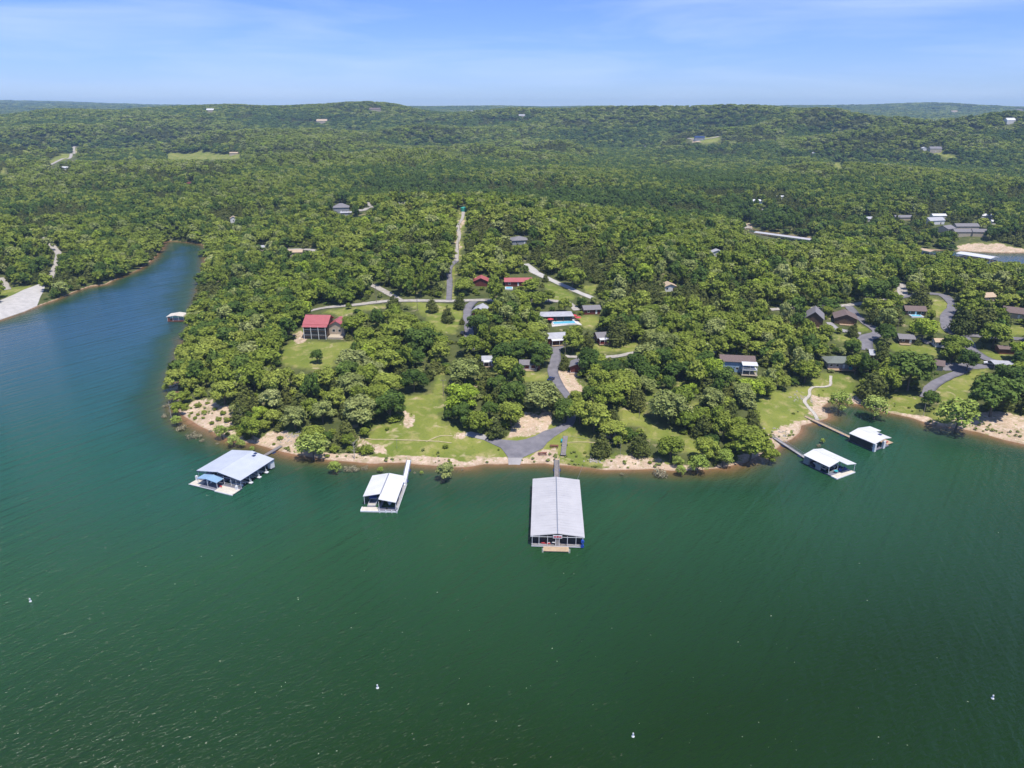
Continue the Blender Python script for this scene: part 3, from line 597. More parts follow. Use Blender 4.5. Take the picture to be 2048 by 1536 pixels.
road('gravel_road', [(100,330),(125,318),(142,312),(148,304),(152,294)], 6, M['gravel'], .4)
road('gravel_road', [(1484,450),(1492,454),(1503,461)], 8, M['gravel'])
road('gravel_road', [(1375,277),(1395,279),(1420,277),(1438,273)], 6, M['gravel'], .4)
road('gravel_road', [(560,500),(600,499),(628,502),(645,515)], 4.5, M['gravel'])
road('gravel_road', [(735,568),(760,578),(785,592),(800,601)], 4.5, M['gravel'])
road('gravel_road', [(715,420),(730,420),(745,414),(735,404)], 6, M['gravel'])
road('dirt_track', [(716,874),(745,879),(800,880),(860,882),(903,886)], .6, mat('trodden_earth', (.46,.37,.22), (.3,.27,.12), .8, .95), .07, marked=False)
road('dirt_track', [(1136,885),(1165,884),(1205,886),(1240,887)], .5, mat('trodden_earth', (.46,.37,.22), (.3,.27,.12), .8, .95), .07, marked=False)
road('dirt_track', [(852,884),(880,872),(905,872)], .6, mat('trodden_earth', (.46,.37,.22), (.3,.27,.12), .8, .95), .07, marked=False)
for b_ in ([(950,547),(978,547),(978,566),(950,566)], [(1011,547),(1060,549),(1060,566),(1011,566)], [(1008,564),(1032,564),(1032,586),(1008,586)], [(950,604),(976,604),(976,622),(950,622)]): mark(b_)
pad('swimming_pool_terrace', [(1102,641),(1146,635),(1160,647),(1164,651),(1150,649),(1104,654)], M['pooldeck'], .3)
# ---------------------------------------------------------------- houses
FOOT = []                                              # footprints (x, y, radius) kept clear of trunks
def keepbox(pts, shrink=.12):
    pr = [proj(*p) for p in pts]; x0 = min(p[0] for p in pr); x1 = max(p[0] for p in pr); y0 = min(p[1] for p in pr); y1 = max(p[1] for p in pr)
    dx = (x1-x0)*shrink; mark([(x0+dx,y0),(x1-dx,y0),(x1-dx,y1-dx*.3),(x0+dx,y1-dx*.3)])
def wpt(o, x, y, z):
    a = o.rotation_euler.z; c, s = math.cos(a), math.sin(a)
    return (o.location.x+x*c-y*s, o.location.y+x*s+y*c, o.location.z+z)
def gable_walls(w, d, h, rise, base=-2.5, axis='x'):
    mb = MB(); a, b = w/2, d/2
    if axis == 'x':
        sec = [(-b,base),(b,base),(b,h),(0,h+rise),(-b,h)]; vs = [(x,y,z) for x in (-a,a) for y,z in sec]
    else:
        sec = [(-a,base),(a,base),(a,h),(0,h+rise),(-a,h)]; vs = [(x,y,z) for y in (b,-b) for x,z in sec]
    n = 5; mb.add(vs, [tuple(range(n-1,-1,-1)), tuple(range(n,2*n))]+[(i,(i+1)%n,(i+1)%n+n,i+n) for i in range(n)]); return mb
def gable_roof(w, d, h, rise, o=.6, axis='x', t=.18, mb=None, cx=0, cy=0):
    mb = mb or MB(); s = rise/((d if axis == 'x' else w)/2); a, b = w/2+o, d/2+o
    e = h-s*o+.12; r = h+rise+.12
    if axis == 'x':
        mb.sheet([(cx-a,cy-b,e),(cx+a,cy-b,e),(cx+a,cy,r),(cx-a,cy,r)], t); mb.sheet([(cx+a,cy+b,e),(cx-a,cy+b,e),(cx-a,cy,r),(cx+a,cy,r)], t)
    else:
        mb.sheet([(cx-a,cy+b,e),(cx-a,cy-b,e),(cx,cy-b,r),(cx,cy+b,r)], t); mb.sheet([(cx+a,cy-b,e),(cx+a,cy+b,e),(cx,cy+b,r),(cx,cy-b,r)], t)
    return mb
def hip_roof(w, d, h, rise, o=.6, t=.18):
    mb = MB(); a, b = w/2+o, d/2+o; e = h+.02; r = h+rise; k = max(a-b, 0) if a > b else 0; k2 = max(b-a, 0)
    p = [(-a,-b,e),(a,-b,e),(a,b,e),(-a,b,e)]; q1 = (-k,-k2,r); q2 = (k,k2,r)
    if a > b: fs = [[p[0],p[1],q2,q1],[p[1],p[2],q2],[p[2],p[3],q1,q2],[p[3],p[0],q1]]
    else: fs = [[p[0],p[1],q1],[p[1],p[2],q2,q1],[p[2],p[3],q2],[p[3],p[0],q1,q2]]
    for f in fs: mb.add(f, [tuple(range(len(f)))])
    mb.box(-a, a, -b, b, e-t, e-.01); return mb
def window(o, x, y, z, w, h, face):
    """white frame with a dark pane, set on a wall facing 'f'ront, 'b'ack, 'l'eft or 'r'ight"""
    fr = MB(); pn = MB(); t = .06
    def bx(mb, a0, a1, z0, z1, p0, p1):
        if face in 'fb':
            s = -1 if face == 'f' else 1; mb.box(x+a0, x+a1, min(y+s*p0, y+s*p1), max(y+s*p0, y+s*p1), z0, z1)
        else:
            s = -1 if face == 'l' else 1; mb.box(min(x+s*p0, x+s*p1), max(x+s*p0, x+s*p1), y+a0, y+a1, z0, z1)
    for a0, a1, z0, z1 in ((-w/2-.1,-w/2,z-.1,z+h+.1),(w/2,w/2+.1,z-.1,z+h+.1),(-w/2,w/2,z-.1,z),(-w/2,w/2,z+h,z+h+.1)): bx(fr, a0, a1, z0, z1, .0, .07)
    bx(pn, -w/2, w/2, z, z+h, .005, .03)
    f = fr.build('window', M['white'], o); pn.build('pane', M['glass'], f)
def house(label, px, py, w, d, h=2.7, rise=1.6, rot=0, wall='wallbrown', roof='shingle', style='x', cat='house', name='house', win=2, porch=None, deck=None, chimney=None, over=.6, group=None, keep=True, near=0, base=-2.5, anchor=None, wt=.15, door=True, shrink=.12):
    p = P(px, py, h+rise*.5, near); o = thing(name, label, cat, (p[0], p[1], p[2]), R(rot), group)
    (gable_walls(w, d, h, rise, base, style) if style in 'xy' else MB().box(-w/2, w/2, -d/2, d/2, base, h)).build('walls', M[wall], o)
    rf = (gable_roof(w, d, h, rise, over, style) if style in 'xy' else hip_roof(w, d, h, rise, over)).build('roof', M[roof], o)
    if chimney: MB().box(chimney[0]-.4, chimney[0]+.4, chimney[1]-.3, chimney[1]+.3, h, h+rise+1.1).build('chimney', M['rock'], rf)
    if win:
        xs = [(-w/2)+w*(k+.5)/win for k in range(win)]; di = win//2
        for k, x in enumerate(xs):
            if door and k == di and win > 1:
                dm_ = MB().box(x-.5, x+.5, -d/2-.06, -d/2-.005, .05, 2.1).build('door', M['white' if wall != 'wallwhite' else 'wallbrown'], o)
            else: window(o, x, -d/2, 1.0, 1.1, 1.1, 'f')
        for y in (-d/4, d/4):
            window(o, -w/2, y, 1.0, 1.0, 1.1, 'l'); window(o, w/2, y, 1.0, 1.0, 1.1, 'r')
    if porch:                                          # (x0, x1, depth, roof material, height)
        x0, x1, dp, rm, ph = porch
        MB().sheet([(x0,-d/2-dp,ph),(x1,-d/2-dp,ph),(x1,-d/2,ph+.45),(x0,-d/2,ph+.45)], .12).build('porch_roof', M[rm], o)
        MB().box(x0, x1, -d/2-dp, -d/2-.01, -.25, -.02).build('porch_floor', M['wood'], o)
        for x in np.linspace(x0+.1, x1-.1, 3): MB().box(x-.07, x+.07, -d/2-dp+.05, -d/2-dp+.19, base, ph).build('post', M['white'], o)
    if deck:                                           # (x0, x1, depth, rail material)
        x0, x1, dp, rm = deck
        dk = MB().box(x0, x1, -d/2-dp, -d/2-.01, -.22, -.03).build('deck', M['wood'], o)
        rl = MB().bar((x0,-d/2-dp+.05,.9),(x1,-d/2-dp+.05,.9),.08).bar((x0+.05,-d/2,.9),(x0+.05,-d/2-dp,.9),.08).bar((x1-.05,-d/2,.9),(x1-.05,-d/2-dp,.9),.08)
        for x in np.linspace(x0+.05, x1-.05, int((x1-x0)/.5)+1): rl.box(x-.03, x+.03, -d/2-dp+.02, -d/2-dp+.08, -.03, .9)
        for x in np.linspace(x0+.2, x1-.2, 3): rl.box(x-.08, x+.08, -d/2-dp+.1, -d/2-dp+.26, base, -.22)
        rl.build('railing', M[rm], o)
    ex = (deck[2] if deck else 0) or (porch[2] if porch else 0)
    if keep:
        keepbox([wpt(o, x, y, z) for x in (-w/2-over, w/2+over) for y, z in ((-d/2-over, h), (d/2+over, h), (0, h+rise))], shrink)
        keepbox([wpt(o, x, y, z) for x in (-w/2, w/2) for y, z in ((-d/2-ex, .8), (-d/2-ex, h))], .2)
    FOOT.append((p[0], p[1], math.hypot(w, d)/2+1.0))
    ANCH.append((p[0], p[1], anchor)) if anchor else None
    return o

# two-storey red-roofed lodge with tall screened porches
p = P(637, 636, 8.0); lo_ = thing('lodge', 'two-storey lodge with red metal roof and dark screened porches above the lawn', 'house', p, R(-3))
ANCH.append((p[0], p[1], 'the tall red-roofed lodge'))
gable_walls(11.2, 11, 6.6, 3.0, -2, 'x').build('walls', M['wallbrown'], lo_)
gable_roof(11.8, 11, 6.6, 3.0, .7, 'x').sheet([(-6.4,-8.4,5.55),(6.4,-8.4,5.55),(6.4,-6.05,6.25),(-6.4,-6.05,6.25)], .16).build('roof', M['roofred'], lo_)
MB().box(-5.6, 5.6, -8.0, -5.51, 3.1, 3.3).box(-5.6, 5.6, -8.0, -5.51, .3, .5).build('porch_floor', M['wallbrown'], lo_)
for k, x in enumerate((-5.6, -1.9, 1.9, 5.6)): MB().box(x-.12, x+.12, -8.25, -8.01, -1.6, 5.7).build('post', M['white'], lo_)
for z in (.3, 3.1):
    for x in (-5.45, -1.75, 2.05):
        MB().box(x, x+3.4, -7.9, -7.84, z+.2, z+2.5).build('porch_screen', M['screen'], lo_)
MB().box(-5.45, 5.45, -7.98, -7.86, 1.3, 1.38).box(-5.45, 5.45, -7.98, -7.86, 4.1, 4.18).build('railing', M['white'], lo_)
MB().box(-5.6, 5.6, -7.9, -5.6, -1.6, .28).build('crawl_space_lattice', M['screen'], lo_)
w2 = MB(); w2.add([(x+9.4, y+2.5, z) for x, y, z in gable_walls(8, 9, 4.6, 2.4, -2, 'y').v], gable_walls(8, 9, 4.6, 2.4, -2, 'y').f); w2.build('wing_walls', M['walltan'], lo_)
gable_roof(8.6, 9, 4.6, 2.4, .6, 'y', cx=9.4, cy=2.5).build('wing_roof', M['roofred'], lo_)
window(lo_, 8, -2.0, 1.4, 1.4, 1.3, 'f'); window(lo_, 11, -2.0, 1.4, 1.2, 1.3, 'f')
MB().box(6.2, 14, -7.6, -2.2, -1.4, .1).build('patio', M['walltan'], lo_)
FOOT.append((p[0]+3, p[1], 11)); keepbox([wpt(lo_, x, y, z) for x, y, z in ((-6,-8,-1),(6,-8,-1),(-6,5,7),(6,5,9),(13,0,7))], .02)

# cabins of the resort
house('dark red cabin with white porch roof just below the swimming pool', 1111, 668, 9, 8, 3.2, 1.5, 12, 'wallred', 'roofgrey', 'x', win=0, porch=(-3.5,4.2,2.8,'roofwhite',2.6), deck=None, name='cabin', cat='cabin', anchor='the cabin below the pool')
house('red cabin with white porch roof and red railing right of the pool lawn', 1209, 667, 9, 8, 2.8, 1.6, 10, 'wallred', 'shingle', 'x', win=3, porch=(-4.2,.5,2.6,'roofwhite',2.4), deck=(-4.4,4.4,2.7,'red'), name='cabin', cat='cabin', anchor='the red cabin right of the pool')
house('small red cabin under trees beside the white road bend', 1182, 613, 9, 7, 2.7, 1.4, 8, 'wallred', 'shingle', 'x', win=2, name='cabin', cat='cabin', anchor='the red cabin by the road bend')
house('small pale-roofed cabin with red gable beside the asphalt drive junction', 961, 614, 6.5, 9, 2.8, 1.6, -12, 'wallred', 'roofgrey', 'y', win=0, name='cabin', cat='cabin', anchor='the small cabin at the drive junction')
house('low red cabin half hidden by a pine left of the lower asphalt drive', 1060, 722, 9, 6, 2.4, 1.2, 0, 'wallred', 'shingle', 'x', win=3, deck=(-4,3,2,'white'), name='cabin', cat='cabin', anchor='the low red cabin')
house('small red cabin with white porch roof among the middle trees', 977, 714, 5.5, 6, 2.6, 1.2, 4, 'wallred', 'roofgrey', 'x', win=2, porch=(-2.5,2.5,1.8,'roofwhite',2.3), name='cabin', cat='cabin', anchor='the small mid-wood red cabin')
house('red-walled cabin with grey roof right of the lower asphalt drive', 1155, 725, 6, 8, 3.0, 1.4, -10, 'wallred', 'shingle', 'y', win=0, deck=(-2.8,2.8,2,'white'), name='cabin', cat='cabin', anchor='the red lower-drive cabin')
house('low house with brick-red metal roof left of the small blue pool', 962, 556, 8, 8, 2.8, 1.8, 0, 'wallred', 'roofred', 'y', win=0, anchor='the left red-roofed house')
house('long house with brick-red metal roof behind the small blue pool', 1036, 558, 16, 7, 2.8, 1.5, 2, 'wallred', 'roofred', 'x', win=3, anchor='the long red-roofed house')
# open pool house with hip roof, pool, loungers and umbrellas
ph = house('open pool pavilion with grey hip roof and dark front', 1110, 626, 17.5, 8, 2.8, 1.1, 5, 'screen', 'roofgrey', 'h', win=0, cat='pavilion', name='pool_pavilion', over=1.0, anchor='the pool pavilion', base=-1.5)
for x in (-8, -4, 0, 4, 8): MB().box(x-.1, x+.1, -4.75, -4.55, -1.0, 2.75).build('post', M['redwood'], ph)
MB().box(-9, 9, -4.95, -4.78, 2.5, 2.75).build('fascia', M['wallred'], ph)
def swimming_pool(label, px, py, w, d, rot, m, lift=.45):
    p = P(px, py); o = thing('swimming_pool', label, 'swimming pool', (p[0], p[1], p[2]+lift), R(rot))
    MB().box(-w/2-.5, w/2+.5, -d/2-.5, -d/2, -.9, .05).box(-w/2-.5, w/2+.5, d/2, d/2+.5, -.9, .05).box(-w/2-.5, -w/2, -d/2, d/2, -.9, .05).box(w/2, w/2+.5, -d/2, d/2, -.9, .05).build('coping', M['white'], o)
    MB().box(-w/2, w/2, -d/2, d/2, -.9, -.06).build('pool_water', m, o)
    keepbox([wpt(o, x, y, 0) for x in (-w/2, w/2) for y in (-d/2, d/2)], 0); FOOT.append((p[0], p[1], max(w, d)/2+2)); return o
pl = swimming_pool('long pale blue swimming pool in front of the hip-roofed pavilion', 1127, 645, 11.8, 7.0, 8, M['pool']); ANCH.append((pl.location.x, pl.location.y, 'the long swimming pool'))
swimming_pool('small blue pool between the two red-roofed houses', 1018, 577, 3.6, 4, 0, M['pool'])
swimming_pool('small fenced pool in front of the brown pool house on the right', 1832, 633, 5.6, 3.4, -4, M['pool'], .6)
SIDE_POOL = [(0, 'leftmost'), (1, 'second'), (2, 'third'), (3, 'fourth'), (4, 'fifth'), (5, 'sixth')]
def lounger(loc, rz, label):
    o = thing('sun_lounger', label, 'sun lounger', loc, rz, 'sun loungers along the swimming pool')
    MB().box(-.35, .35, -1.0, .3, .28, .36).build('seat', M['white'], o); MB().sheet([(-.35,.3,.36),(.35,.3,.36),(.35,.95,.85),(-.35,.95,.85)], .06).build('backrest', M['white'], o)
    for x in (-.28, .28): MB().bar((x,-.8,0),(x,-.8,.28),.06).build('leg', M['white'], o); MB().bar((x,.2,0),(x,.2,.28),.06).build('leg', M['white'], o)
for k, nm in SIDE_POOL:
    lounger(wpt(pl, -4.6+k*1.55, 4.0, -.1), R(8), f'white sun lounger, {nm} from the left in the row behind the pool')
def umbrella(px, py, label):
    p = P(px, py, 1.6); o = thing('patio_umbrella', label, 'umbrella', p, 0, 'red umbrellas at the pool')
    mb = MB(); n = 10; vs = [(1.75*math.cos(2*math.pi*k/n), 1.75*math.sin(2*math.pi*k/n), 2.1) for k in range(n)]+[(0,0,2.75)]
    mb.add(vs, [(k, (k+1)%n, n) for k in range(n)]); mb.build('canopy', M['red'], o); MB().tube([(0,0,0),(0,0,2.7)], [.04,.04], 6).build('pole', M['white'], o)
    keepbox([(p[0]-1.5, p[1], p[2]+2), (p[0]+1.5, p[1], p[2]+2.8)], 0)
umbrella(1148, 632.5, 'red umbrella nearest the pavilion corner'); umbrella(1156, 636.5, 'red umbrella farther right on the lawn edge'); umbrella(1101, 640, 'red umbrella at the left end of the pool')
# right-hand houses
house('tan and grey roofed small house deep in the trees right of centre', 1338, 568, 8, 7, 2.8, 1.6, 6, 'wallwhite', 'rooftan', 'y', win=2, anchor='the tan-roofed house')
ha = house('long brown-roofed house with white covered porch facing the lake', 1474, 714, 15, 7.5, 5.0, 1.7, -8, 'wallblue', 'shinglebrown', 'x', win=3, base=-2, anchor='the long house with white porch', door=False)
MB().sheet([(1.5,-8,4.6),(8.4,-8,4.6),(8.4,-3.9,5.1),(1.5,-3.9,5.1)], .14).build('porch_roof', M['roofwhite'], ha)
MB().box(1.6, 8.3, -7.8, -3.8, 2.2, 2.4).build('balcony', M['white'], ha)
MB().box(1.4, 8.6, -8.2, -3.8, -.3, .0).build('patio', M['walltan'], ha)
for x in (1.8, 5, 8.1): MB().box(x-.09, x+.09, -7.8, -7.6, 0, 4.6).build('post', M['white'], ha)
MB().bar((1.7,-7.7,3.3),(8.2,-7.7,3.3),.08).bar((1.7,-7.7,2.8),(8.2,-7.7,2.8),.05).build('railing', M['white'], ha)
keepbox([wpt(ha, 1.6,-8,.5), wpt(ha, 8.3,-8,5)], 0)
house('small blue building with white trim behind oaks left of the brown-roofed house', 1420, 689, 6, 5, 2.6, 1.2, -5, 'wallblue', 'roofwhite', 'x', win=2, anchor='the small blue building')
house('little tan-roofed shed with white wall in the trees at centre right', 1345, 688, 5, 4, 2.4, 1.2, 0, 'wallwhite', 'rooftan', 'x', win=1, name='shed', cat='shed')
house('steep-gabled brown chalet with grey shingle roof below the gravel road', 1630, 624, 9, 13, 4.6, 3.6, -22, 'wallbrown', 'shingle', 'y', win=0, deck=(-4.4,4.4,2.6,'redwood'), anchor='the steep-gabled chalet')
house('brown cottage with broad shingle roof and stilted deck right of the chalet', 1691, 628, 11, 11, 3.0, 2.3, -18, 'wallbrown', 'shinglebrown', 'y', win=0, deck=(-3,4.5,2.4,'redwood'), anchor='the brown cottage by the drive')
hb = house('house with greyish green hip roof and red lakeside deck', 1677, 716, 11.5, 8, 2.9, 2.0, -4, 'wallgrey', 'shinglegreen', 'h', win=4, deck=(-6,6,2.6,'redwood'), over=.9, anchor='the green-roofed lakeside house')
MB().box(3.6, 4.8, -5.6, -4.8, 0, 1.3).build('deck_box', M['teal'], hb)
house('shaded grey-roofed cabin with orange deck left of the round pine', 1757, 703, 8, 7, 2.6, 1.5, -14, 'wallbrown', 'roofgrey', 'x', win=2, deck=(-4,-1,2.4,'wood'), name='cabin', cat='cabin', anchor='the cabin with orange deck')
house('long tan building with brown shingle roof beside the asphalt lot', 1851, 720, 15, 5.5, 2.6, 1.5, -26, 'walltan', 'shinglebrown', 'x', win=3, anchor='the long tan building')
house('cabin with wooden corner deck left of the bright yellow tree', 1811, 671, 7, 6, 2.6, 1.4, -8, 'wallbrown', 'shingle', 'x', win=2, deck=(-3.5,1.5,2.4,'wood'), name='cabin', cat='cabin', anchor='the cabin with the corner deck')
house('small tan-roofed cabin right of the bright yellow tree', 1885, 679, 7.5, 5, 2.7, 1.0, -8, 'wallwhite', 'rooftan', 'x', win=2, name='cabin', cat='cabin', anchor='the tan-roofed cabin')
house('brown pool house with cross gable beside the small fenced pool', 1829, 615, 10.5, 6.5, 2.7, 1.8, -8, 'wallbrown', 'shinglebrown', 'x', win=3, anchor='the brown pool house')
house('brown-roofed house behind dark cedars at the right edge', 2030, 618, 10, 10, 3.0, 2.0, -35, 'walltan', 'shinglebrown', 'x', win=2, anchor='the right-edge brown house')
house('tan roof of a house showing between trees right of the upper drive', 1972, 588, 8, 7, 2.8, 1.6, 10, 'walltan', 'rooftan', 'x', win=1, anchor='the tan house near the upper drive')
house('small open shelter with brown roof under the oak by the right drive', 2012, 693, 7, 5, 2.5, .9, -10, 'redwood', 'shinglebrown', 'x', win=0, name='shelter', cat='shelter')
# carport, pickup, cars
p = P(2006, 726, 2.6); cpt = thing('carport', 'pale grey flat-roofed carport beside the parked white pickup', 'carport', p, R(-12)); ANCH.append((p[0], p[1], 'the grey carport'))
MB().sheet([(-4.6,-2.8,2.6),(4.6,-2.8,2.6),(4.6,2.8,2.95),(-4.6,2.8,2.95)], .14).build('roof', M['roofgrey'], cpt)
for x in (-4.3, 0, 4.3):
    for y in (-2.6, 2.6): MB().box(x-.08, x+.08, y-.08, y+.08, -1.2, 2.6).build('post', M['steel'], cpt)
keepbox([wpt(cpt, x, y, 2.8) for x in (-4.6,4.6) for y in (-2.8,2.8)], 0); FOOT.append((p[0], p[1], 5.5))
def vehicle(name, label, cat, px, py, rz, body, kind='car', group=None, lift=.35):
    p = P(px, py, .8); o = thing(name, label, cat, (p[0], p[1], p[2]+lift), rz, group)
    Lh, Wd = (2.75, .98) if kind == 'pickup' else (2.25, .9)
    mb = MB(); side = [(-Lh,.35),(Lh,.35),(Lh,.85),(Lh*.55,1.02),(-Lh,1.02)] if kind == 'pickup' else [(-Lh,.32),(Lh,.32),(Lh,.75),(Lh*.5,.92),(-Lh*.8,.95),(-Lh,.85)]
    n = len(side); mb.add([(x,-Wd,z) for x,z in side]+[(x,Wd,z) for x,z in side], [tuple(range(n)), tuple(range(2*n-1,n-1,-1))]+[((i+1)%n,i,i+n,(i+1)%n+n) for i in range(n)]); mb.build('body', M[body], o)
    cab = [(-.6,1.03),(1.25,1.03),(.6,1.72),(-.5,1.75)] if kind == 'pickup' else [(-1.7,.96),(1.0,.93),(.35,1.42),(-1.1,1.45)]
    mb = MB(); mb.add([(x,-Wd*.92,z) for x,z in cab[:2]]+[(x,-Wd*.78,z) for x,z in cab[2:]]+[(x,Wd*.92,z) for x,z in cab[:2]]+[(x,Wd*.78,z) for x,z in cab[2:]], [(0,1,2,3),(7,6,5,4)]+[((i+1)%4,i,i+4,(i+1)%4+4) for i in range(4)]); mb.build('windows', M['glass'], o)
    MB().box(cab[3][0]+.02, cab[2][0]-.02, -Wd*.76, Wd*.76, cab[3][1]-.02, cab[3][1]+.05).build('roof', M[body], o)
    if kind == 'pickup': MB().box(-2.6, -.75, -.82, .82, 1.03, 1.045).build('cargo_bed', M['black'], o)
    for x in (-Lh*.62, Lh*.64):
        for y in (-Wd, Wd):
            w_ = MB().tube([(x,y-.11,.34),(x,y+.11,.34)], [.35,.35], 12).build('wheel', M['black'], o); MB().tube([(x,y-.13,.34),(x,y+.13,.34)], [.17,.17], 8).build('rim', M['steel'], w_)
    for y in (-.65, .65): MB().box(Lh-.02, Lh+.03, y-.18, y+.18, .55, .72).build('headlight', M['roofwhite'], o)
    keepbox([wpt(o, x, y, z) for x in (-Lh,Lh) for y in (-Wd,Wd) for z in (0,1.7)], 0)
vehicle('pickup_truck', 'white pickup truck parked beside the grey carport', 'pickup truck', 1981, 727, R(152), 'white', 'pickup')
vehicle('parked_car', 'black car parked by the pale cabin at the drive junction', 'car', 949, 616, R(80), 'black')
vehicle('parked_car', 'dark car parked on the gravel left of the upper drive', 'car', 925, 666, R(80), 'black')
vehicle('parked_car', 'dark blue car standing on the lower asphalt drive above the bare slope', 'car', 1102, 758, R(60), 'navy')

# far houses over the hills (small in the picture)
FAR = [
 ('large grey hip-roofed house on the wooded rise left of the power line', 682, 410, 15, 12, 5, 3.5, 10, 'wallgrey', 'shingle', 'h', 3),
 ('pale flat-roofed annex in front of the large grey house', 692, 424, 10, 5, 2.6, .8, 10, 'wallgrey', 'roofgrey', 'x', 0),
 ('house with pale blue-grey roof on the ridge above the gravel lane', 800, 400, 14, 8, 3, 2, 20, 'wallwhite', 'roofbluegrey', 'x', 2),
 ('house with grey pyramid roof beyond the red-roofed houses', 1038, 475, 12, 11, 3, 2.2, 12, 'wallgrey', 'shingle', 'h', 2),
 ('small pink-roofed house above the head of the inlet', 466, 434, 6, 6, 4, 1.8, 20, 'wallwhite', 'rooftan', 'y', 1),
 ('low house with pale grey roof in the woods right of the inlet', 526, 492, 10, 6, 2.8, 1.3, 10, 'walltan', 'roofgrey', 'x', 1),
 ('tan-roofed house beside the woodland gravel lane', 588, 501, 13, 7, 2.8, 1.4, 6, 'walltan', 'rooftan', 'x', 2),
 ('tiny white shed behind the grey hip-roofed house', 590, 411, 4, 4, 2.5, .8, 0, 'wallwhite', 'roofwhite', 'x', 0),
 ('maroon-roofed house in the deep woods of the left valley', 382, 365, 14, 8, 3, 2, 5, 'walltan', 'wallred', 'h', 0),
 ('white metal barn, left one of the pair in the left valley', 126, 334, 14, 8, 4, 1.5, 0, 'wallwhite', 'roofwhite', 'x', 0),
 ('white metal barn, right one of the pair in the left valley', 138, 334, 10, 8, 4, 1.5, 0, 'wallwhite', 'roofwhite', 'x', 0),
 ('white farmhouse at the far edge of the meadow', 468, 305, 18, 9, 4, 2, 5, 'walltan', 'rooftan', 'x', 0),
 ('tiny white hut beside the far power line cut', 212, 309, 7, 6, 4, 1.5, 0, 'wallwhite', 'roofwhite', 'x', 0),
 ('white-roofed house on the skyline ridge at the upper left', 421, 218.5, 26, 16, 7, 5, 0, 'walltan', 'roofwhite', 'x', 0),
 ('rambling grey-roofed house high on the left ridge', 644, 240, 36, 18, 8, 6, 3, 'walltan', 'rooftan', 'x', 0),
 ('dark-roofed house near the top of the central ridge', 750, 217, 40, 20, 7, 5, 0, 'walltan', 'shinglebrown', 'x', 0),
 ('house with dark slate roof in the bare clearing', 1399, 273.5, 26, 14, 6, 4, -6, 'wallgrey', 'navy', 'x', 2),
 ('small dark gable house alone in the valley woods', 1291, 292, 7, 9, 5, 3, 0, 'wallwhite', 'shingle', 'y', 0),
 ('big house with grey roof and balcony above the yellow clearing', 1870, 295, 25, 12, 7, 4, 0, 'walltan', 'shingle', 'x', 3),
 ('white outbuilding left of the balconied house', 1848, 295, 9, 8, 4, 2, 0, 'wallwhite', 'roofwhite', 'y', 0),
 ('white cabin roof on the wooded slope at right', 1627, 305, 7, 6, 4, 2, 0, 'wallwhite', 'roofwhite', 'y', 0),
 ('low white-roofed house at the left of the cove settlement', 1518, 400, 18, 8, 3.5, 1.6, -8, 'wallblue', 'roofwhite', 'x', 2),
 ('narrow white roof behind the cove settlement', 1561, 392, 10, 6, 3, 1, 0, 'wallwhite', 'roofwhite', 'x', 0),
 ('small grey roof among trees left of the cove houses', 1525, 419, 8, 6, 3, 1.2, 0, 'wallgrey', 'shingle', 'x', 0),
 ('low pale-roofed house left of the cove lawns', 1731, 435, 16, 8, 3.2, 1.8, -4, 'walltan', 'roofgrey', 'x', 2),
 ('long grey-roofed house in the middle of the cove settlement', 1806, 432, 24, 9, 3.2, 1.8, 3, 'walltan', 'shingle', 'x', 0),
 ('house with white upper roof and tan lower roof in the cove settlement', 1869, 437, 22, 12, 4, 2.6, 12, 'wallwhite', 'roofgrey', 'x', 2),
 ('long white roof on the cove slope', 1877, 429, 18, 8, 4, 1.6, 0, 'wallwhite', 'roofwhite', 'x', 0),
 ('white rooftop at the upper edge of the cove settlement', 1824, 413, 12, 7, 3, 1.3, 0, 'wallwhite', 'roofwhite', 'x', 0),
 ('white-roofed cottage right of the cove settlement', 1971, 429, 15, 8, 3, 1.6, 0, 'wallwhite', 'roofwhite', 'x', 0),
 ('broad grey motel roof, left wing behind the cove beach', 1893, 453, 16, 14, 4, 2.4, 30, 'walltan', 'roofgrey', 'x', 0),
 ('broad grey motel roof, upper middle wing behind the cove beach', 1932, 449, 28, 10, 4, 2.2, 0, 'walltan', 'roofgrey', 'x', 0),
 ('lower grey motel roof, front wing behind the cove beach', 1925, 460, 22, 9, 4, 2.2, 0, 'walltan', 'roofgrey', 'x', 0),
 ('right grey motel roof beside the chimneyed wing', 1958, 460, 16, 9, 4, 2.2, -8, 'walltan', 'roofgrey', 'x', 0),
 ('pale house among trees at the far right of the cove', 1988, 441, 8, 7, 3, 1.4, 0, 'wallwhite', 'roofwhite', 'x', 0),
 ('grey house showing through oaks right of the peninsula ridge', 1434, 501, 8, 6, 4, 1.5, 0, 'wallwhite', 'roofgrey', 'y', 0),
 ('pale roofs at the top of the far right hill', 2035, 219, 60, 30, 8, 6, 0, 'walltan', 'shinglebrown', 'x', 0),
 ('small pale roof on the far right hillside', 1908, 222, 40, 20, 7, 5, 0, 'walltan', 'rooftan', 'x', 0),
 ('white cottage on the far right slope beside the pale track', 2020, 238, 20, 14, 7, 5, 0, 'wallwhite', 'roofwhite', 'x', 0),
 ('pale roof in the saddle of the far centre ridge', 940, 222, 34, 18, 7, 5, 0, 'walltan', 'roofwhite', 'x', 0),
 ('tiny pale roof in the forest right of the saddle', 1044, 230, 22, 12, 6, 4, 0, 'walltan', 'roofgrey', 'x', 0),
]
for lb, px, py, w, d, h, r_, rot, wl, rf, st, wn in FAR:
    if px > 1700 and 400 < py < 470: w, d = w*.78, d*.8; rf = 'shingle' if 'motel' in lb else rf
    house(lb, px, py, w, d, h, r_, rot, wl, rf, st, win=wn, over=.5, shrink=0.0, wt=0)
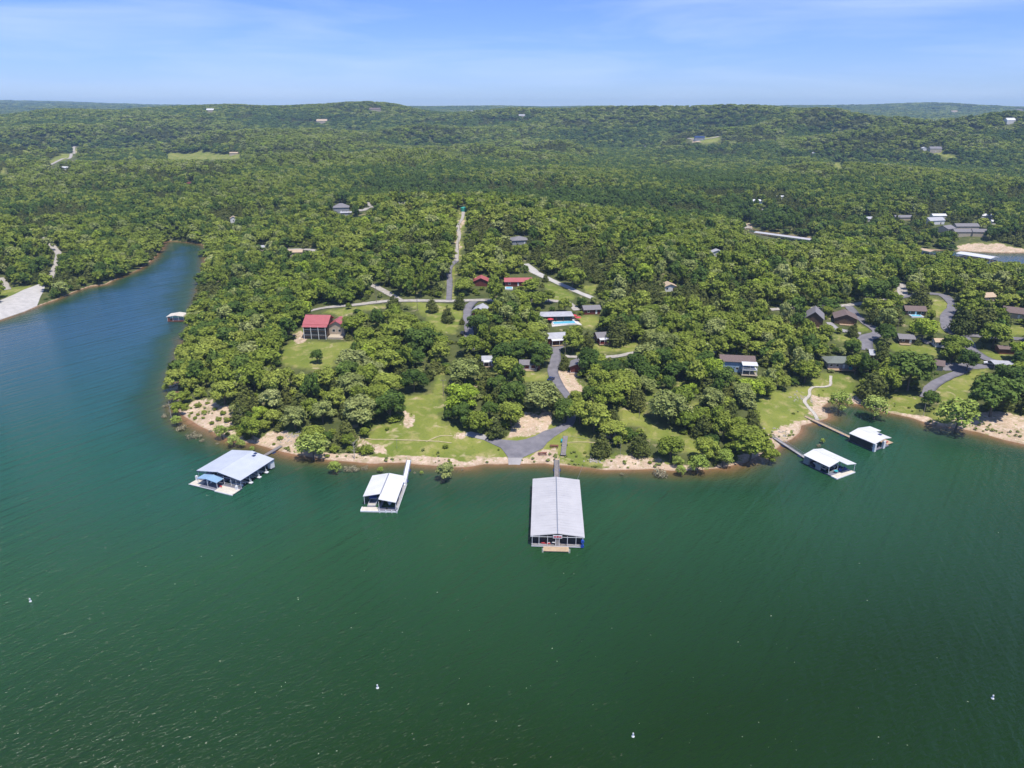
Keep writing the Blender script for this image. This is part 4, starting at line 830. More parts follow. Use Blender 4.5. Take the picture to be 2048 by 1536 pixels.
# green water tank beside the power line
p = P(928, 418, 2); tk = thing('water_tank', 'small green water tank at the top of the power line corridor', 'water tank', p)
MB().tube([(0,0,-.5),(0,0,3.2),(0,0,3.9)], [3.2,3.2,.6], 18).build('tank_shell', M['tank'], tk); MB().tube([(0,0,3.9),(0,0,4.2)], [.5,.5], 8).build('hatch', M['steel'], tk)
keepbox([wpt(tk, x, 0, z) for x in (-3,3) for z in (0,4)], 0)

# ---------------------------------------------------------------- docks
def posts(o, pts, z0, z1, m, w=.14):
    for x, y in pts: MB().box(x-w/2, x+w/2, y-w/2, y+w/2, z0, z1).build('post', m, o)
def floats(o, rects, m='bluefloat'):
    for x0, x1, y0, y1 in rects: MB().box(x0, x1, y0, y1, -.25, .30).build('float', M[m], o)
def deckrects(o, rects, m, name='deck'):
    for x0, x1, y0, y1 in rects: MB().box(x0, x1, y0, y1, .32, .48).build(name, M[m], o)
def slabroof(o, xl, xr, xc, yl, yr, e, r, m, t=.16, name='roof', ridge='steel'):
    """two roof slopes meeting at a ridge; yl, yr = (front, back) of the left and right slope"""
    MB().sheet([(xl,yl[1],e),(xl,yl[0],e),(xc,yl[0],r),(xc,yl[1],r)], t).sheet([(xr,yr[0],e),(xr,yr[1],e),(xc,yr[1],r),(xc,yr[0],r)], t).build(name, M[m], o)
    y0 = max(yl[0], yr[0]); y1 = min(yl[1], yr[1]); MB().box(xc-.16, xc+.16, y0, y1, r-.02, r+.05).build('ridge_cap', M[ridge], o)
def powerboat(label, loc, rz, hull='white', kind='runabout', group=None):
    o = thing('motorboat' if kind != 'pontoon' else 'pontoon_boat', label, 'motorboat' if kind != 'pontoon' else 'pontoon boat', loc, rz, group)
    if kind == 'pontoon':
        for x in (-1.0, 1.0): MB().tube([(x,-3.2,.1),(x,2.6,.1),(x,3.3,.25)], [.32,.32,.08], 8).build('pontoon', M['steel'], o)
        MB().box(-1.25, 1.25, -3.1, 2.9, .42, .52).build('deck', M['deckdark'], o)
        rl = MB()
        for a, b in (((-1.2,-3,.95),(-1.2,2.7,.95)),((1.2,-3,.95),(1.2,2.7,.95)),((-1.2,2.7,.95),(1.2,2.7,.95))): rl.bar(a, b, .06)
        rl.box(-1.24,-1.2,-3,2.7,.55,.9).box(1.2,1.24,-3,2.7,.55,.9).build('railing', M[hull], o)
        for y in (-2.4, 1.6): MB().box(-1.1, 1.1, y, y+.7, .52, .95).build('seat', M['cream'], o)
        MB().box(-1.2, 1.2, -2.2, .4, 2.15, 2.25).build('canopy', M['blue'], o)
        for x in (-1.15, 1.15): MB().bar((x,-.9,.5),(x,-.9,2.2),.05).build('canopy_frame', M['steel'], o)
        MB().box(-.25,.25,-3.6,-3.1,.1,1.0).build('outboard_motor', M['black'], o)
        return o
    st = [(-3.0,1.05,.0),(-1,1.15,.0),(1.2,1.0,.05),(2.5,.55,.15),(3.2,.03,.3)]; vs = []; fs = []
    for y, w, k in st: vs += [(-w,y,.75+k*.5),(-w*.55,y,-.15+k),(w*.55,y,-.15+k),(w,y,.75+k*.5)]
    for i in range(len(st)-1):
        for j in range(3): a = i*4+j; fs.append((a,a+1,a+5,a+4))
    fs += [(0,3,2,1)]; mb = MB(); mb.add(vs, [f[::-1] for f in fs]); mb.build('hull', M[hull], o)
    dk = MB(); dk.add([(-.95,1.2,.79),(.95,1.2,.79),(.5,2.5,.84),(0,3.15,.9),(-.5,2.5,.84)], [(0,1,2,3,4)]); dk.box(-1.0,-.72,-2.9,1.2,.70,.79).box(.72,1.0,-2.9,1.2,.70,.79).build('deck', M['white'], o)
    MB().box(-.7,.7,-2.8,1.15,.15,.22).build('cockpit_floor', M['cream'], o)
    for y in (-2.5, -.6): MB().box(-.65,.65,y,y+.6,.22,.62).build('seat', M['cream'], o)
    MB().sheet([(-.85,1.2,.8),(.85,1.2,.8),(.7,.75,1.2),(-.7,.75,1.2)], .04).build('windshield', M['glass'], o)
    MB().box(-.25,.25,-3.45,-3.0,.0,.95).build('outboard_motor', M['black'], o)
    return o
def gangway(label, a, b, width, deckm, za=.6, zb=.5, rail=True, floatm='navy', group=None):
    """walkway from shore point a to dock point b"""
    a = Vector((*a, za)); b = Vector((*b, zb)); o = thing('gangway', label, 'gangway', (a.x, a.y, 0), 0, group)
    d = (b-a); lx = Vector((d.x, d.y, 0)).normalized(); nx = Vector((-lx.y, lx.x, 0)); a0 = Vector((0,0,za)); b0 = b-Vector((a.x,a.y,0))
    MB().sheet([a0+nx*width/2, a0-nx*width/2, b0-nx*width/2, b0+nx*width/2], .14).build('walkway', M[deckm], o)
    MB().bar(a0+nx*width/2-Vector((0,0,.15)), b0+nx*width/2-Vector((0,0,.15)), .14, .3).bar(a0-nx*width/2-Vector((0,0,.15)), b0-nx*width/2-Vector((0,0,.15)), .14, .3).build('truss', M['steel'], o)
    if rail:
        for s in (-1, 1):
            mb = MB(); mb.bar(a0+nx*s*width/2+Vector((0,0,1)), b0+nx*s*width/2+Vector((0,0,1)), .06).bar(a0+nx*s*width/2+Vector((0,0,.55)), b0+nx*s*width/2+Vector((0,0,.55)), .04)
            for k in range(7): q_ = a0.lerp(b0, k/6)+nx*s*width/2; mb.bar(q_, q_+Vector((0,0,1)), .05)
            mb.build('handrail', M['steel'], o)
    for k in (.35, .8):
        q_ = a0.lerp(b0, k); c = Vector((q_.x, q_.y, 0)); mb = MB(); e = nx*(width/2+.5)
        mb.sheet([c+e+lx*.8+Vector((0,0,.2)), c-e+lx*.8+Vector((0,0,.2)), c-e-lx*.8+Vector((0,0,.2)), c+e-lx*.8+Vector((0,0,.2))], .4).build('float', M[floatm], o)
    return o

# dock 3: the large centre marina dock
d3 = thing('boat_dock', 'largest covered boat dock, ribbed light grey roof, below the asphalt boat ramp', 'boat dock', (14.1, 194.6, 0), R(-2.6)); ANCH.append((14.1, 212, 'the largest boat dock'))
slabroof(d3, -7.9, 7.9, 0, (-17.2,17.2), (-17.2,17.2), 3.5, 4.5, 'roofmetal')
for k in range(-17, 18): pass
rb = MB()
for k in range(24):
    y = -16.9+k*1.47
    for s in (-1, 1): rb.bar((s*7.88,y,3.51),(s*.2,y,4.51),.07,.05)
rb.build('roof_rib', M['roofmetal'], d3)
deckrects(d3, [(-7.6,7.6,-17.6,-16.4),(-1.0,1.0,-16.4,16.6),(-7.6,7.6,16.6,17.6)], 'oldwood')
MB().box(-7.3, -.6, -15.9, -15.8, .49, 3.3).box(.6, 7.3, -15.9, -15.8, .49, 3.3).build('screen_wall', M['screen'], d3)  # added dark sheets standing in for the shade under the dock roof
fing = [-11.2,-6.6,-2,2.6,7.2,11.8]
for y in fing: deckrects(d3, [(-7.6,-1.02,y-.4,y+.4),(1.02,7.6,y-.4,y+.4)], 'oldwood', 'finger')
floats(d3, [(-7.5,7.5,-17.5,-15.7),(-.9,.9,-15.5,16.5),(-7.5,7.5,16.7,17.5)]+[(s*7.4 if s < 0 else 1.2, -1.2 if s < 0 else 7.4, y-.35, y+.35) for y in fing for s in (-1,1)])
posts(d3, [(x,-17.3) for x in (-7.4,-5.4,-2.9,-.55,.55,2.9,5.4,7.4)]+[(s*7.4,y) for y in fing+[17.2] for s in (-1,1)], .48, 3.6, M['white'])
MB().box(-7.9, 7.9, -17.3, -17.22, 3.25, 3.36).box(-7.9,-7.8,-17.2,17.2,3.2,3.36).box(7.8,7.9,-17.2,17.2,3.2,3.36).build('fascia', M['white'], d3)
MB().box(-7.6, -3.1, -17.64, -17.58, .9, 1.0).box(3.1, 7.6, -17.64, -17.58, .9, 1.0).build('railing', M['white'], d3)
MB().box(-7.62,7.62,-17.7,-17.62,.2,.46).build('bumper', M['white'], d3)
sg = MB().box(-1.35, 1.35, -17.5, -17.4, 3.0, 4.05).build('sign_board', M['white'], d3)
MB().box(-1.15,-.35,-17.53,-17.5,3.3,3.75).box(-.25,.35,-17.53,-17.5,3.25,3.85).box(.45,1.15,-17.53,-17.5,3.3,3.75).build('sign_lettering', M['red'], sg)
MB().box(-.5,.5,-17.35,-17.3,.5,2.6).build('door', M['steel'], d3)
MB().tube([(7.3,-17.9,.7),(7.3,-17.2,.7)], [.5,.5], 10).build('barrel', M['blue'], d3); MB().tube([(7.3,-17.9,2.2),(7.3,-17.2,2.2)], [.5,.5], 10).build('barrel', M['blue'], d3)
sp_ = thing('swim_platform', 'tan wooden swim platform at the front of the largest dock', 'swim platform', wpt(d3, -.4, -19.0, 0), R(-2.6))
MB().box(-3.7,3.7,-1.15,1.15,.28,.42).build('deck', M['wood'], sp_); MB().box(-3.5,3.5,-1.0,1.0,-.25,.26).build('float', M['bluefloat'], sp_)
for x in (-4.0, 4.0): MB().bar((x,-1.6,-.3),(x,-.4,.9),.07).bar((x*.93,-1.6,-.3),(x*.93,-.4,.9),.07).build('ladder', M['steel'], sp_)
for k, (x, y, hl, kd) in enumerate([(-4.4,-13.4,'red','runabout'),(4.4,-13.4,'navy','runabout'),(-4.4,-4.3,'white','pontoon'),(4.4,.3,'white','runabout'),(4.4,9.5,'navy','pontoon'),(-4.4,9.5,'white','runabout')]):
    powerboat(['red motorboat in the front left slip of the largest dock','dark blue motorboat in the front right slip of the largest dock','pontoon boat in a left slip of the largest dock','white motorboat in a middle right slip of the largest dock','dark pontoon boat in a rear right slip of the largest dock','white motorboat in a rear left slip of the largest dock'][k], wpt(d3, x, y, 0), R(-2.6)+(math.pi/2 if x > 0 else -math.pi/2), hl, kd)
def kayak(label, loc, rz, m, group='kayaks on the docks'):
    o = thing('kayak', label, 'kayak', loc, rz, group); st = [(-1.5,.02),(-1.0,.26),(0,.36),(1.0,.26),(1.5,.02)]; vs = []
    for y, w in st: vs += [(-w,y,.28),(0,y,0 if w > .1 else .2),(w,y,.28),(0,y,.34)]
    fs = [(i*4+j, i*4+(j+1)%4, (i+1)*4+(j+1)%4, (i+1)*4+j) for i in range(4) for j in range(4)]; MB().add(vs, fs).build('hull', M[m], o)
    MB().box(-.2,.2,-.4,.35,.30,.36).build('cockpit', M['black'], o)
kayak('red kayak lying on the front walkway of the largest dock', wpt(d3, -3.4, -16.6, .5), R(85), 'red'); kayak('white kayak lying beside the red kayak on the largest dock', wpt(d3, -1.9, -16.3, .5), R(100), 'white')
gangway('weathered walkway joining the beach to the back of the largest dock', (16.4,231.5), wpt(d3, .3, 17.4, 0)[:2], 1.7, 'oldwood', .7)

# dock 1: left dock with pale blue roof
d1 = thing('boat_dock', 'square covered boat dock at far left with bluish roof and light blue canopy', 'boat dock', (-96.9, 222.2, 0), R(-22)); ANCH.append((-92, 230, 'the square boat dock at left'))
slabroof(d1, -9.6, 9.6, 0, (-8.6,8.6), (-8.6,8.6), 3.6, 5.0, 'roofbluegrey', ridge='roofbluegrey')
MB().box(2.2,3.2,5.6,6.7,4.72,4.84).build('solar_panel', M['navy'], d1, ) ; MB().box(1.6,2.6,7.2,8.2,4.8,4.92).build('solar_panel', M['navy'], d1)
slabroof(d1, -6.2, 2.4, -1.9, (-12.0,-8.65), (-12.0,-8.65), 3.0, 3.6, 'roofblue', name='canopy', ridge='roofblue')
deckrects(d1, [(-9.5,-5.2,-12.6,-9.2),(2.0,9.5,-12.9,-9.2)], 'cream'); deckrects(d1, [(-5.19,1.99,-12.6,-9.2)], 'deckdark'); deckrects(d1, [(-9.5,9.5,-9.19,-8.0),(-9.5,-8.0,-8,8.6),(-.8,.8,-8,8.6),(-8,9.5,7.6,8.6)], 'deckdark')
for y in (-4.0, .2, 4.0): deckrects(d1, [(.82,9.5,y-.4,y+.4)], 'cream', 'finger'); MB().box(9.1,10.1,y-.55,y+.55,.3,.62).build('finger_end', M['white'], d1); MB().box(9.6,9.75,y-.1,y+.1,.6,1.6).build('piling', M['white'], d1)
floats(d1, [(-9.4,9.4,-12.5,-8.1),(-9.4,-8.1,-8,8.5),(-.7,.7,-8,8.5),(-8,9.4,7.7,8.5)])
MB().box(-9.6,2.0,-12.72,-12.6,.25,.5).box(2.0,9.6,-13.05,-12.9,.1,.42).build('bumper', M['white'], d1)
posts(d1, [(x,-8.3) for x in (-9.2,-6,-2,2,5,7.2,9.2)]+[(-9.2,y) for y in (-3,3,8.3)]+[(9.2,y) for y in (-4,.2,4,8.3)]+[(-6,-11.8),(2.2,-11.8),(-1.9,-11.8)], .48, 3.7, M['white'], .12)
MB().box(-9.6,9.6,-8.72,-8.6,3.35,3.6).box(9.6,9.7,-8.6,8.6,3.35,3.6).build('fascia', M['bluefloat'], d1)
MB().box(-9.2,-8.5,-9.9,-9.3,.48,2.2).build('locker', M['white'], d1); MB().box(8.1,8.8,-9.9,-9.3,.48,1.9).build('locker', M['white'], d1)
MB().box(8.0,9.4,6.6,8.5,.5,3.3).build('storage_closet', M['white'], d1)
MB().bar((2.2,-8.6,1.4),(9.2,-8.6,1.4),.06).bar((2.2,-8.6,1.0),(9.2,-8.6,1.0),.04).build('railing', M['white'], d1)
for k, (y, hl, kd) in enumerate([(-6.0,'white','runabout'),(-1.9,'navy','runabout'),(2.1,'white','runabout')]):
    powerboat(['white motorboat in the front right slip of the square left dock','dark motorboat in the middle right slip of the square left dock','white motorboat in the rear right slip of the square left dock'][k], wpt(d1, 5.2, y, 0), R(-22)+math.pi/2, hl, kd)
powerboat('pontoon boat in the left side of the square left dock', wpt(d1, -4.4, -1, 0), R(-22)+math.pi, 'white', 'pontoon')
kayak('red kayak on the front deck of the square left dock', wpt(d1, 1.5, -10.0, .5), R(50), 'red')
def deck_chair(label, loc, rz, m, group='chairs on the docks'):
    o = thing('deck_chair', label, 'deck chair', loc, rz, group); MB().box(-.3,.3,-.3,.3,.36,.44).build('seat', M[m], o); MB().sheet([(-.3,.28,.44),(.3,.28,.44),(.3,.5,1.0),(-.3,.5,1.0)], .05).build('backrest', M[m], o)
    for x in (-.26,.26):
        for y in (-.26,.26): MB().bar((x,y,0),(x,y,.37),.05).build('leg', M[m], o)
deck_chair('white chair under the light blue canopy, left one', wpt(d1, -3.9, -9.9, .48), R(20), 'white'); deck_chair('white chair under the light blue canopy, right one', wpt(d1, -2.6, -9.8, .48), R(-20), 'white')
gangway('narrow weathered walkway behind the square left dock', (-87.6, 242.8), (-93.6, 231.0), 1.2, 'oldwood', .9, rail=False)

# dock 2: white-roofed dock
d2 = thing('boat_dock', 'white-roofed covered dock with small front deck left of the ramp', 'boat dock', (-42.2, 206.0, 0), R(-2)); ANCH.append((-42, 214, 'the white-roofed boat dock'))
slabroof(d2, -5.7, 5.7, .1, (-5.7,8.2), (-9.2,8.2), 3.5, 4.6, 'roofwhite')
deckrects(d2, [(-5.6,-.2,-9.6,-7.2)], 'cream'); deckrects(d2, [(-.19,5.2,-9.6,-7.2),(-.4,.4,-7.2,8.2),(-5.6,5.6,7.2,8.2)], 'deckdark'); deckrects(d2, [(4.6,5.9,-7.19,7.19)], 'concrete_old', 'walkway')
floats(d2, [(-5.5,5.5,-9.4,-7.3),(-.3,.3,-7.2,8.1),(4.7,5.8,-7.2,7.1),(-5.5,5.5,7.3,8.1)])
MB().box(-5.8,6.0,-9.75,-9.6,.1,.55).box(5.95,6.05,-9.6,8.2,.3,.55).box(-5.85,-5.62,-9.6,-7.4,.1,.7).build('bumper', M['white'], d2)
for x in (.4, 2.4, 4.3, 5.9): MB().box(x-.12,x+.12,-9.95,-9.7,-.1,1.0).build('piling', M['white'], d2)
posts(d2, [(-5.4,-5.5),(-5.4,0),(-5.4,8),(.1,-9.0),(.1,0),(5.5,-9.0),(5.5,-3),(5.5,3),(5.5,8)], .48, 3.6, M['white'], .13)
mb = MB(); mb.bar((5.95,-9.5,1.4),(5.95,8.2,1.4),.06).bar((5.95,-9.5,1.0),(5.95,8.2,1.0),.04)
for k in range(13): mb.bar((5.95,-9.5+k*1.47,.48),(5.95,-9.5+k*1.47,1.4),.05)
mb.build('railing', M['white'], d2)
powerboat('white pontoon boat under the left half of the white-roofed dock', wpt(d2, -2.9, -4.2, 0), R(178), 'white', 'pontoon')
powerboat('white motorboat under the right half of the white-roofed dock', wpt(d2, 2.5, -2.2, 0), R(178), 'white')
gangway('long pale gangway with handrails at the white-roofed dock', (-37.4, 230.6), (-36.9, 213.0), 1.5, 'white', 1.0)
p_ = wpt(d2, 2.4, -8.2, .48); pt = thing('patio_plant', 'dark potted shrub on the shaded deck of the white-roofed dock', 'potted plant', p_); MB().tube([(0,0,0),(0,0,.4)], [.25,.32], 8).build('pot', M['black'], pt)

# dock 4 and 5: right cove docks
d4 = thing('boat_dock', 'white-roofed dock nearest the bright green tree in the right cove', 'boat dock', (112.6, 227.7, 0), R(30)); ANCH.append((105, 236, 'the nearer right-cove dock'))
slabroof(d4, -5.3, 5.3, 0, (-5.3,5.6), (-8.4,5.6), 3.5, 4.5, 'roofwhite', ridge='roofwhite')
deckrects(d4, [(-4.9,-1.2,-8.6,-6.3)], 'cream'); deckrects(d4, [(-1.19,4.9,-8.6,-6.3)], 'cream'); deckrects(d4, [(-4.9,4.9,-6.29,-4.6),(-.4,.4,-4.6,5.4),(-4.9,4.9,4.6,5.5)], 'deckdark')
floats(d4, [(-4.8,4.8,-8.5,-4.7),(-.3,.3,-4.6,5.3),(-4.8,4.8,4.7,5.4),(-4.9,-4.3,-4.6,5.3),(4.3,4.9,-4.6,5.3)])
MB().box(-5.0,5.0,-8.75,-8.6,.1,.52).box(-5.05,-4.9,-8.6,-6.3,.1,.52).build('bumper', M['white'], d4)
posts(d4, [(-4.8,-5),(-4.8,0),(-4.8,5.3),(0,-5.0),(4.8,-8.2),(4.8,-3),(4.8,2),(4.8,5.3)], .48, 3.6, M['white'], .12)
MB().box(-5.0,-4.2,3.2,5.2,.4,3.2).build('storage_closet', M['wallgrey'], d4); MB().box(-5.0,-4.3,-1.6,.2,.4,2.6).build('locker', M['wallgrey'], d4)
MB().bar((-4.8,-5.2,1.4),(0,-5.2,1.4),.06).bar((-4.8,-5.2,1.0),(0,-5.2,1.0),.05).build('railing', M['white'], d4)
powerboat('navy motorboat under the roof of the nearer right-cove dock', wpt(d4, -2.4, .2, 0), R(30), 'navy')
powerboat('blue and white motorboat in the right slip of the nearer right-cove dock', wpt(d4, 2.4, .2, 0), R(30), 'white')
tb = thing('patio_table', 'turquoise table on the front deck of the nearer right-cove dock', 'table', wpt(d4, -1.5, -5.6, .48), R(30)); MB().tube([(0,0,.7),(0,0,.76)], [.75,.75], 14).build('tabletop', M['teal'], tb); MB().tube([(0,0,0),(0,0,.7)], [.08,.08], 6).build('pedestal', M['white'], tb)
for k, (x, y) in enumerate([(.6,-5.8),(1.8,-5.5),(3.0,-6.0),(4.0,-5.4)]): deck_chair(f'blue chair on the nearer right-cove dock, {["first","second","third","fourth"][k]} right of the turquoise table', wpt(d4, x, y, .48), R(30+k*25), 'blue')
gangway('steel gangway with handrails at the nearer right-cove dock', (101.6, 250.8), wpt(d4, -1.6, 5.6, 0)[:2], 1.2, 'concrete_old', 1.0)
d5 = thing('boat_dock', 'white-roofed dock with notched roof and dark walls at the end of the wooden gangway', 'boat dock', (138.2, 246.9, 0), R(30)); ANCH.append((140, 256, 'the farther right-cove dock'))
slabroof(d5, -6.5, 6.4, -1.2, (-5.6,5.4), (.6,5.4), 3.5, 4.5, 'roofwhite', ridge='roofwhite')
MB().sheet([(3.4,-5.6,3.75),(3.4,.59,3.75),(-1.15,.59,4.46),(-1.15,-5.6,4.46)], .16).build('lower_roof', M['roofwhite'], d5)
MB().box(.6,1.8,-2.8,-1.6,4.2,4.35).build('roof_hatch', M['navy'], d5)
deckrects(d5, [(-6.2,-5.2,-5.4,5.2),(-6.2,3.2,-5.4,-4.4),(-6.2,6.2,4.2,5.2),(-1.4,-.6,-4.4,4.2)], 'deckdark'); deckrects(d5, [(3.21,7.0,-4.6,-.8)], 'wood', 'side_deck')
floats(d5, [(-6.1,-5.3,-5.3,5.1),(-5.2,3.1,-5.3,-4.5),(-6.1,6.1,4.3,5.1),(3.3,6.9,-4.4,-.9)])
MB().box(-6.3,-6.2,-4.3,4.9,.48,3.1).build('screen_wall', M['screen'], d5)
posts(d5, [(-6.1,5),(-6.1,0),(3.1,-.2),(6.1,5),(6.1,1)], .48, 3.6, M['white'], .12)
MB().box(-6.3,-5.2,-5.7,-4.9,.1,3.2).build('storage_closet', M['white'], d5); MB().box(-.9,.3,-5.7,-4.9,.1,3.2).build('storage_closet', M['white'], d5)
powerboat('white motorboat inside the farther right-cove dock', wpt(d5, -3.4, -.4, 0), R(30), 'white')
kayak('red kayak on the wooden side deck of the farther right-cove dock', wpt(d5, 4.2, -3.4, .5), R(120), 'red')
gangway('long orange-brown wooden gangway in the right cove', (122.0, 270.5), wpt(d5, -3.2, 5.0, 0)[:2], 1.5, 'wood', .9)
# inlet dock and far docks
p = U(357, 640, 0); d6 = thing('boat_dock', 'small white-roofed dock with red end wall on the narrow left inlet', 'boat dock', p, R(4)); ANCH.append((p[0]+14, p[1], 'the small left-inlet dock'))
slabroof(d6, -5.4, 5.4, 0, (-4,4), (-4,4), 3.2, 4.0, 'cream', ridge='cream'); deckrects(d6, [(-5,5,-4,-3),(-5,-4,-3,4),(4,5,-3,4)], 'redwood'); floats(d6, [(-4.9,4.9,-3.9,-3.1),(-4.9,-4.1,-3,3.9),(4.1,4.9,-3,3.9)], 'redwood')
MB().box(-4.9,-3.4,-3.7,-3.5,.5,2.8).build('end_wall', M['redwood'], d6); posts(d6, [(x,-3.8) for x in (-4.8,-1.6,1.6,4.8)]+[(-4.8,3.8),(4.8,3.8)], .48, 3.3, M['white'], .13)
powerboat('white motorboat in the small inlet dock', (p[0]+.8, p[1]-.3, 0), R(94), 'white')
gangway('short plank walkway from the inlet dock to the wooded bank', (p[0]+11.5, p[1]+1.2), (p[0]+5.0, p[1]+.6), 1.0, 'oldwood', .6, rail=False)
def fardock(label, a, b, wid, m, z=3.4):
    a = U(*a, z); b = U(*b, z); c = (a+b)/2; d = b-a; ln = math.hypot(d[0], d[1]); o = thing('covered_dock', label, 'boat dock', (c[0], c[1], 0), math.atan2(d[1], d[0]))
    MB().sheet([(-ln/2,-wid/2,z),(ln/2,-wid/2,z),(ln/2,0,z+.9),(-ln/2,0,z+.9)], .2).sheet([(ln/2,wid/2,z),(-ln/2,wid/2,z),(-ln/2,0,z+.9),(ln/2,0,z+.9)], .2).build('roof', M[m], o)
    MB().box(-ln/2,ln/2,-wid/2,-wid/2+1.5,.2,.5).box(-ln/2,ln/2,wid/2-1.5,wid/2,.2,.5).box(-ln/2,ln/2,-.8,.8,.2,.5).build('deck', M['oldwood'], o)
    posts(o, [(x, s*(wid/2-.3)) for x in np.linspace(-ln/2+.3, ln/2-.3, max(3, int(ln/6))) for s in (-1,1)], .4, z, M['white'], .2)
    for k in np.linspace(0, 1, 14):
        q_ = a*(1-k)+b*k; X_, Y_, _ = proj(q_[0], q_[1], 2); mark([(X_-9,Y_-7),(X_+9,Y_-7),(X_+9,Y_+2),(X_-9,Y_+2)])
    return o
fardock('very long narrow white-roofed dock at the head of the right cove', (1512,464), (1624,479), 9, 'roofmetal')
fardock('short pink-grey roofed dock near the cove beach', (1838,497), (1868,503), 9, 'rooftan')
fardock('wide white-roofed marina dock in front of the cove beach', (1920,505), (1990,516), 14, 'roofwhite')
mark([(1832,493),(1872,496),(1872,507),(1832,504)]); mark([(1912,500),(2000,503),(2060,506),(2060,530),(2005,518),(1960,514),(1916,510)])

# ---------------------------------------------------------------- small things on the shore and the water
def buoy(px, py, label):
    p = U(px, py, 0); o = thing('buoy', label, 'buoy', p, 0, 'white buoys floating on the lake')
    MB().tube([(0,0,-.3),(0,0,.9),(0,0,1.0)], [.16,.16,.09], 10).build('float_body', M['white'], o, smooth=False); MB().tube([(0,0,.5),(0,0,.62)], [.168,.168], 10).build('stripe', M['blue'], o); MB().tube([(0,0,-.1),(0,0,.08)], [.32,.32], 12).build('collar', M['white'], o)
buoy(61, 1203, 'white buoy at the far left of the open water'); buoy(755, 1376, 'white buoy left of centre near the bottom of the picture'); buoy(1266, 1473, 'white buoy right of centre at the bottom of the picture'); buoy(1985, 1397, 'small white buoy at the lower right edge of the lake')
def ptable(px, py, label, rz):
    p = P(px, py); o = thing('picnic_bench', label, 'picnic bench', p, rz, 'benches on the gravel beside the ramp')
    MB().box(-1.6,1.6,-.45,.45,.70,.77).build('tabletop', M['redwood'], o)
    for y in (-.8,.8): MB().box(-1.6,1.6,y-.15,y+.15,.42,.47).build('seat', M['redwood'], o)
    for x in (-1.2,1.2): MB().bar((x,-.85,0),(x,-.2,.72),.08).bar((x,.85,0),(x,.2,.72),.08).bar((x,-.8,.4),(x,.8,.4),.08).build('leg_frame', M['redwood'], o)
ptable(1085, 909, 'red-brown picnic bench nearer the water beside the ramp', R(4)); ptable(1108.5, 894, 'red-brown picnic bench farther up the gravel pad', R(-5))
a = P(1126, 913); b = P(1131, 874); sg_ = thing('stored_gangway', 'weathered gangway section on wheels lying on the grass right of the ramp', 'gangway section', (a[0], a[1], a[2]))
ln = math.hypot(b[0]-a[0], b[1]-a[1]); sg_.rotation_euler = (math.atan2(b[2]-a[2], ln), 0, math.atan2(b[1]-a[1], b[0]-a[0])-math.pi/2)
MB().box(-.8,.8,0,ln,.55,.68).build('walkway', M['oldwood'], sg_); MB().bar((-.85,0,.4),(-.85,ln,.4),.12,.35).bar((.85,0,.4),(.85,ln,.4),.12,.35).build('truss', M['steel'], sg_)
for y in (.6, ln*.55): 
    for x in (-1.05, 1.05): MB().tube([(x-.12,y,.35),(x+.12,y,.35)], [.36,.36], 12).build('wheel', M['black'], sg_)
MB().box(-1.5,-.95,ln*.68,ln*.68+1.6,.1,.9).build('tarp_bundle', M['teal'], sg_)
FOOT.append((a[0], (a[1]+b[1])/2, 4))
def pole(px, py, h, label, arm=True, m='pole', r=.15, group='utility poles'):
    p = P(px, py); o = thing('utility_pole' if arm else 'post', label, 'utility pole' if arm else 'post', p, R(random.uniform(-15,15)), group if arm else 'bare posts in the grass')
    MB().tube([(0,0,-.5),(0,0,h)], [r,r*.7], 7).build('pole_shaft', M[m], o)
    if arm:
        MB().box(-1.1,1.1,-.07,.07,h-1.0,h-.85).build('crossarm', M['pole'], o)
        for x in (-1.0,0,1.0): MB().tube([(x,0,h-.85),(x,0,h-.6)], [.06,.04], 5).build('insulator', M['white'], o)
    keepbox([(p[0]-.8,p[1],p[2]+h*.3),(p[0]+.8,p[1],p[2]+h)], 0); return o
for a_ in [(753,604,10,'utility pole on the roadside left of the lawn with two cedars'),(1641,640,9,'utility pole in front of the steep-gabled chalet'),(1793,668,9,'utility pole left of the bright yellow tree'),(1729,623,9,'utility pole beside the gravel road right of the brown cottage'),(835,622,8,'utility pole at the left side of the two-cedar lawn'),
           (926,417,11,'utility pole beside the green water tank'),(920,462,10,'utility pole on the upper part of the cleared corridor'),(917,500,10,'utility pole halfway up the cleared corridor'),(982,473,10,'utility pole in the woods right of the corridor'),(911,545,10,'utility pole beside the steep asphalt road'),
           (1130,716,8,'utility pole above the lower asphalt drive'),(1859,405,11,'utility pole at the edge of the dark cut above the cove houses'),(1888,420,11,'utility pole among the cove houses'),(887,792,8,'thin utility pole beside the pale yellow tree field')]: pole(*a_)
pole(1240, 917, 9, 'tall thin metal post on the grass right of the stored gangway', False, 'steel', .06); pole(794, 897, 5, 'thin metal post in the grass above the white-roofed dock', False, 'steel', .06); pole(1278, 837, 4, 'short weathered post in the orchard lawn', False, 'pole', .12); pole(1846, 833, 6, 'pale post beside the dark pine on the right shore', False, 'palebark', .1)
def rocks(label, px, py, nr, spread, name='rock_pile'):
    p = P(px, py); o = thing(name, label, 'rocks', p); mb = MB()
    for k in range(nr):
        x = random.gauss(0, spread); y = random.gauss(0, spread*.7); z = gz(p[0]+x, p[1]+y)-p[2]; s_ = random.uniform(.2,.6); vs = []
        for i in range(3):
            for j in range(5): a_ = j*1.257+i*.4; q_ = s_*(1,.85,.3)[i]*random.uniform(.75,1.2); vs.append((x+q_*math.cos(a_), y+q_*math.sin(a_), z+s_*(-.2,.3,.6)[i]))
        mb.add(vs, [(i*5+j, i*5+(j+1)%5, (i+1)*5+(j+1)%5, (i+1)*5+j) for i in range(2) for j in range(5)]+[(10,11,12,13,14)])
    mb.build('boulders', M['rock'], o)
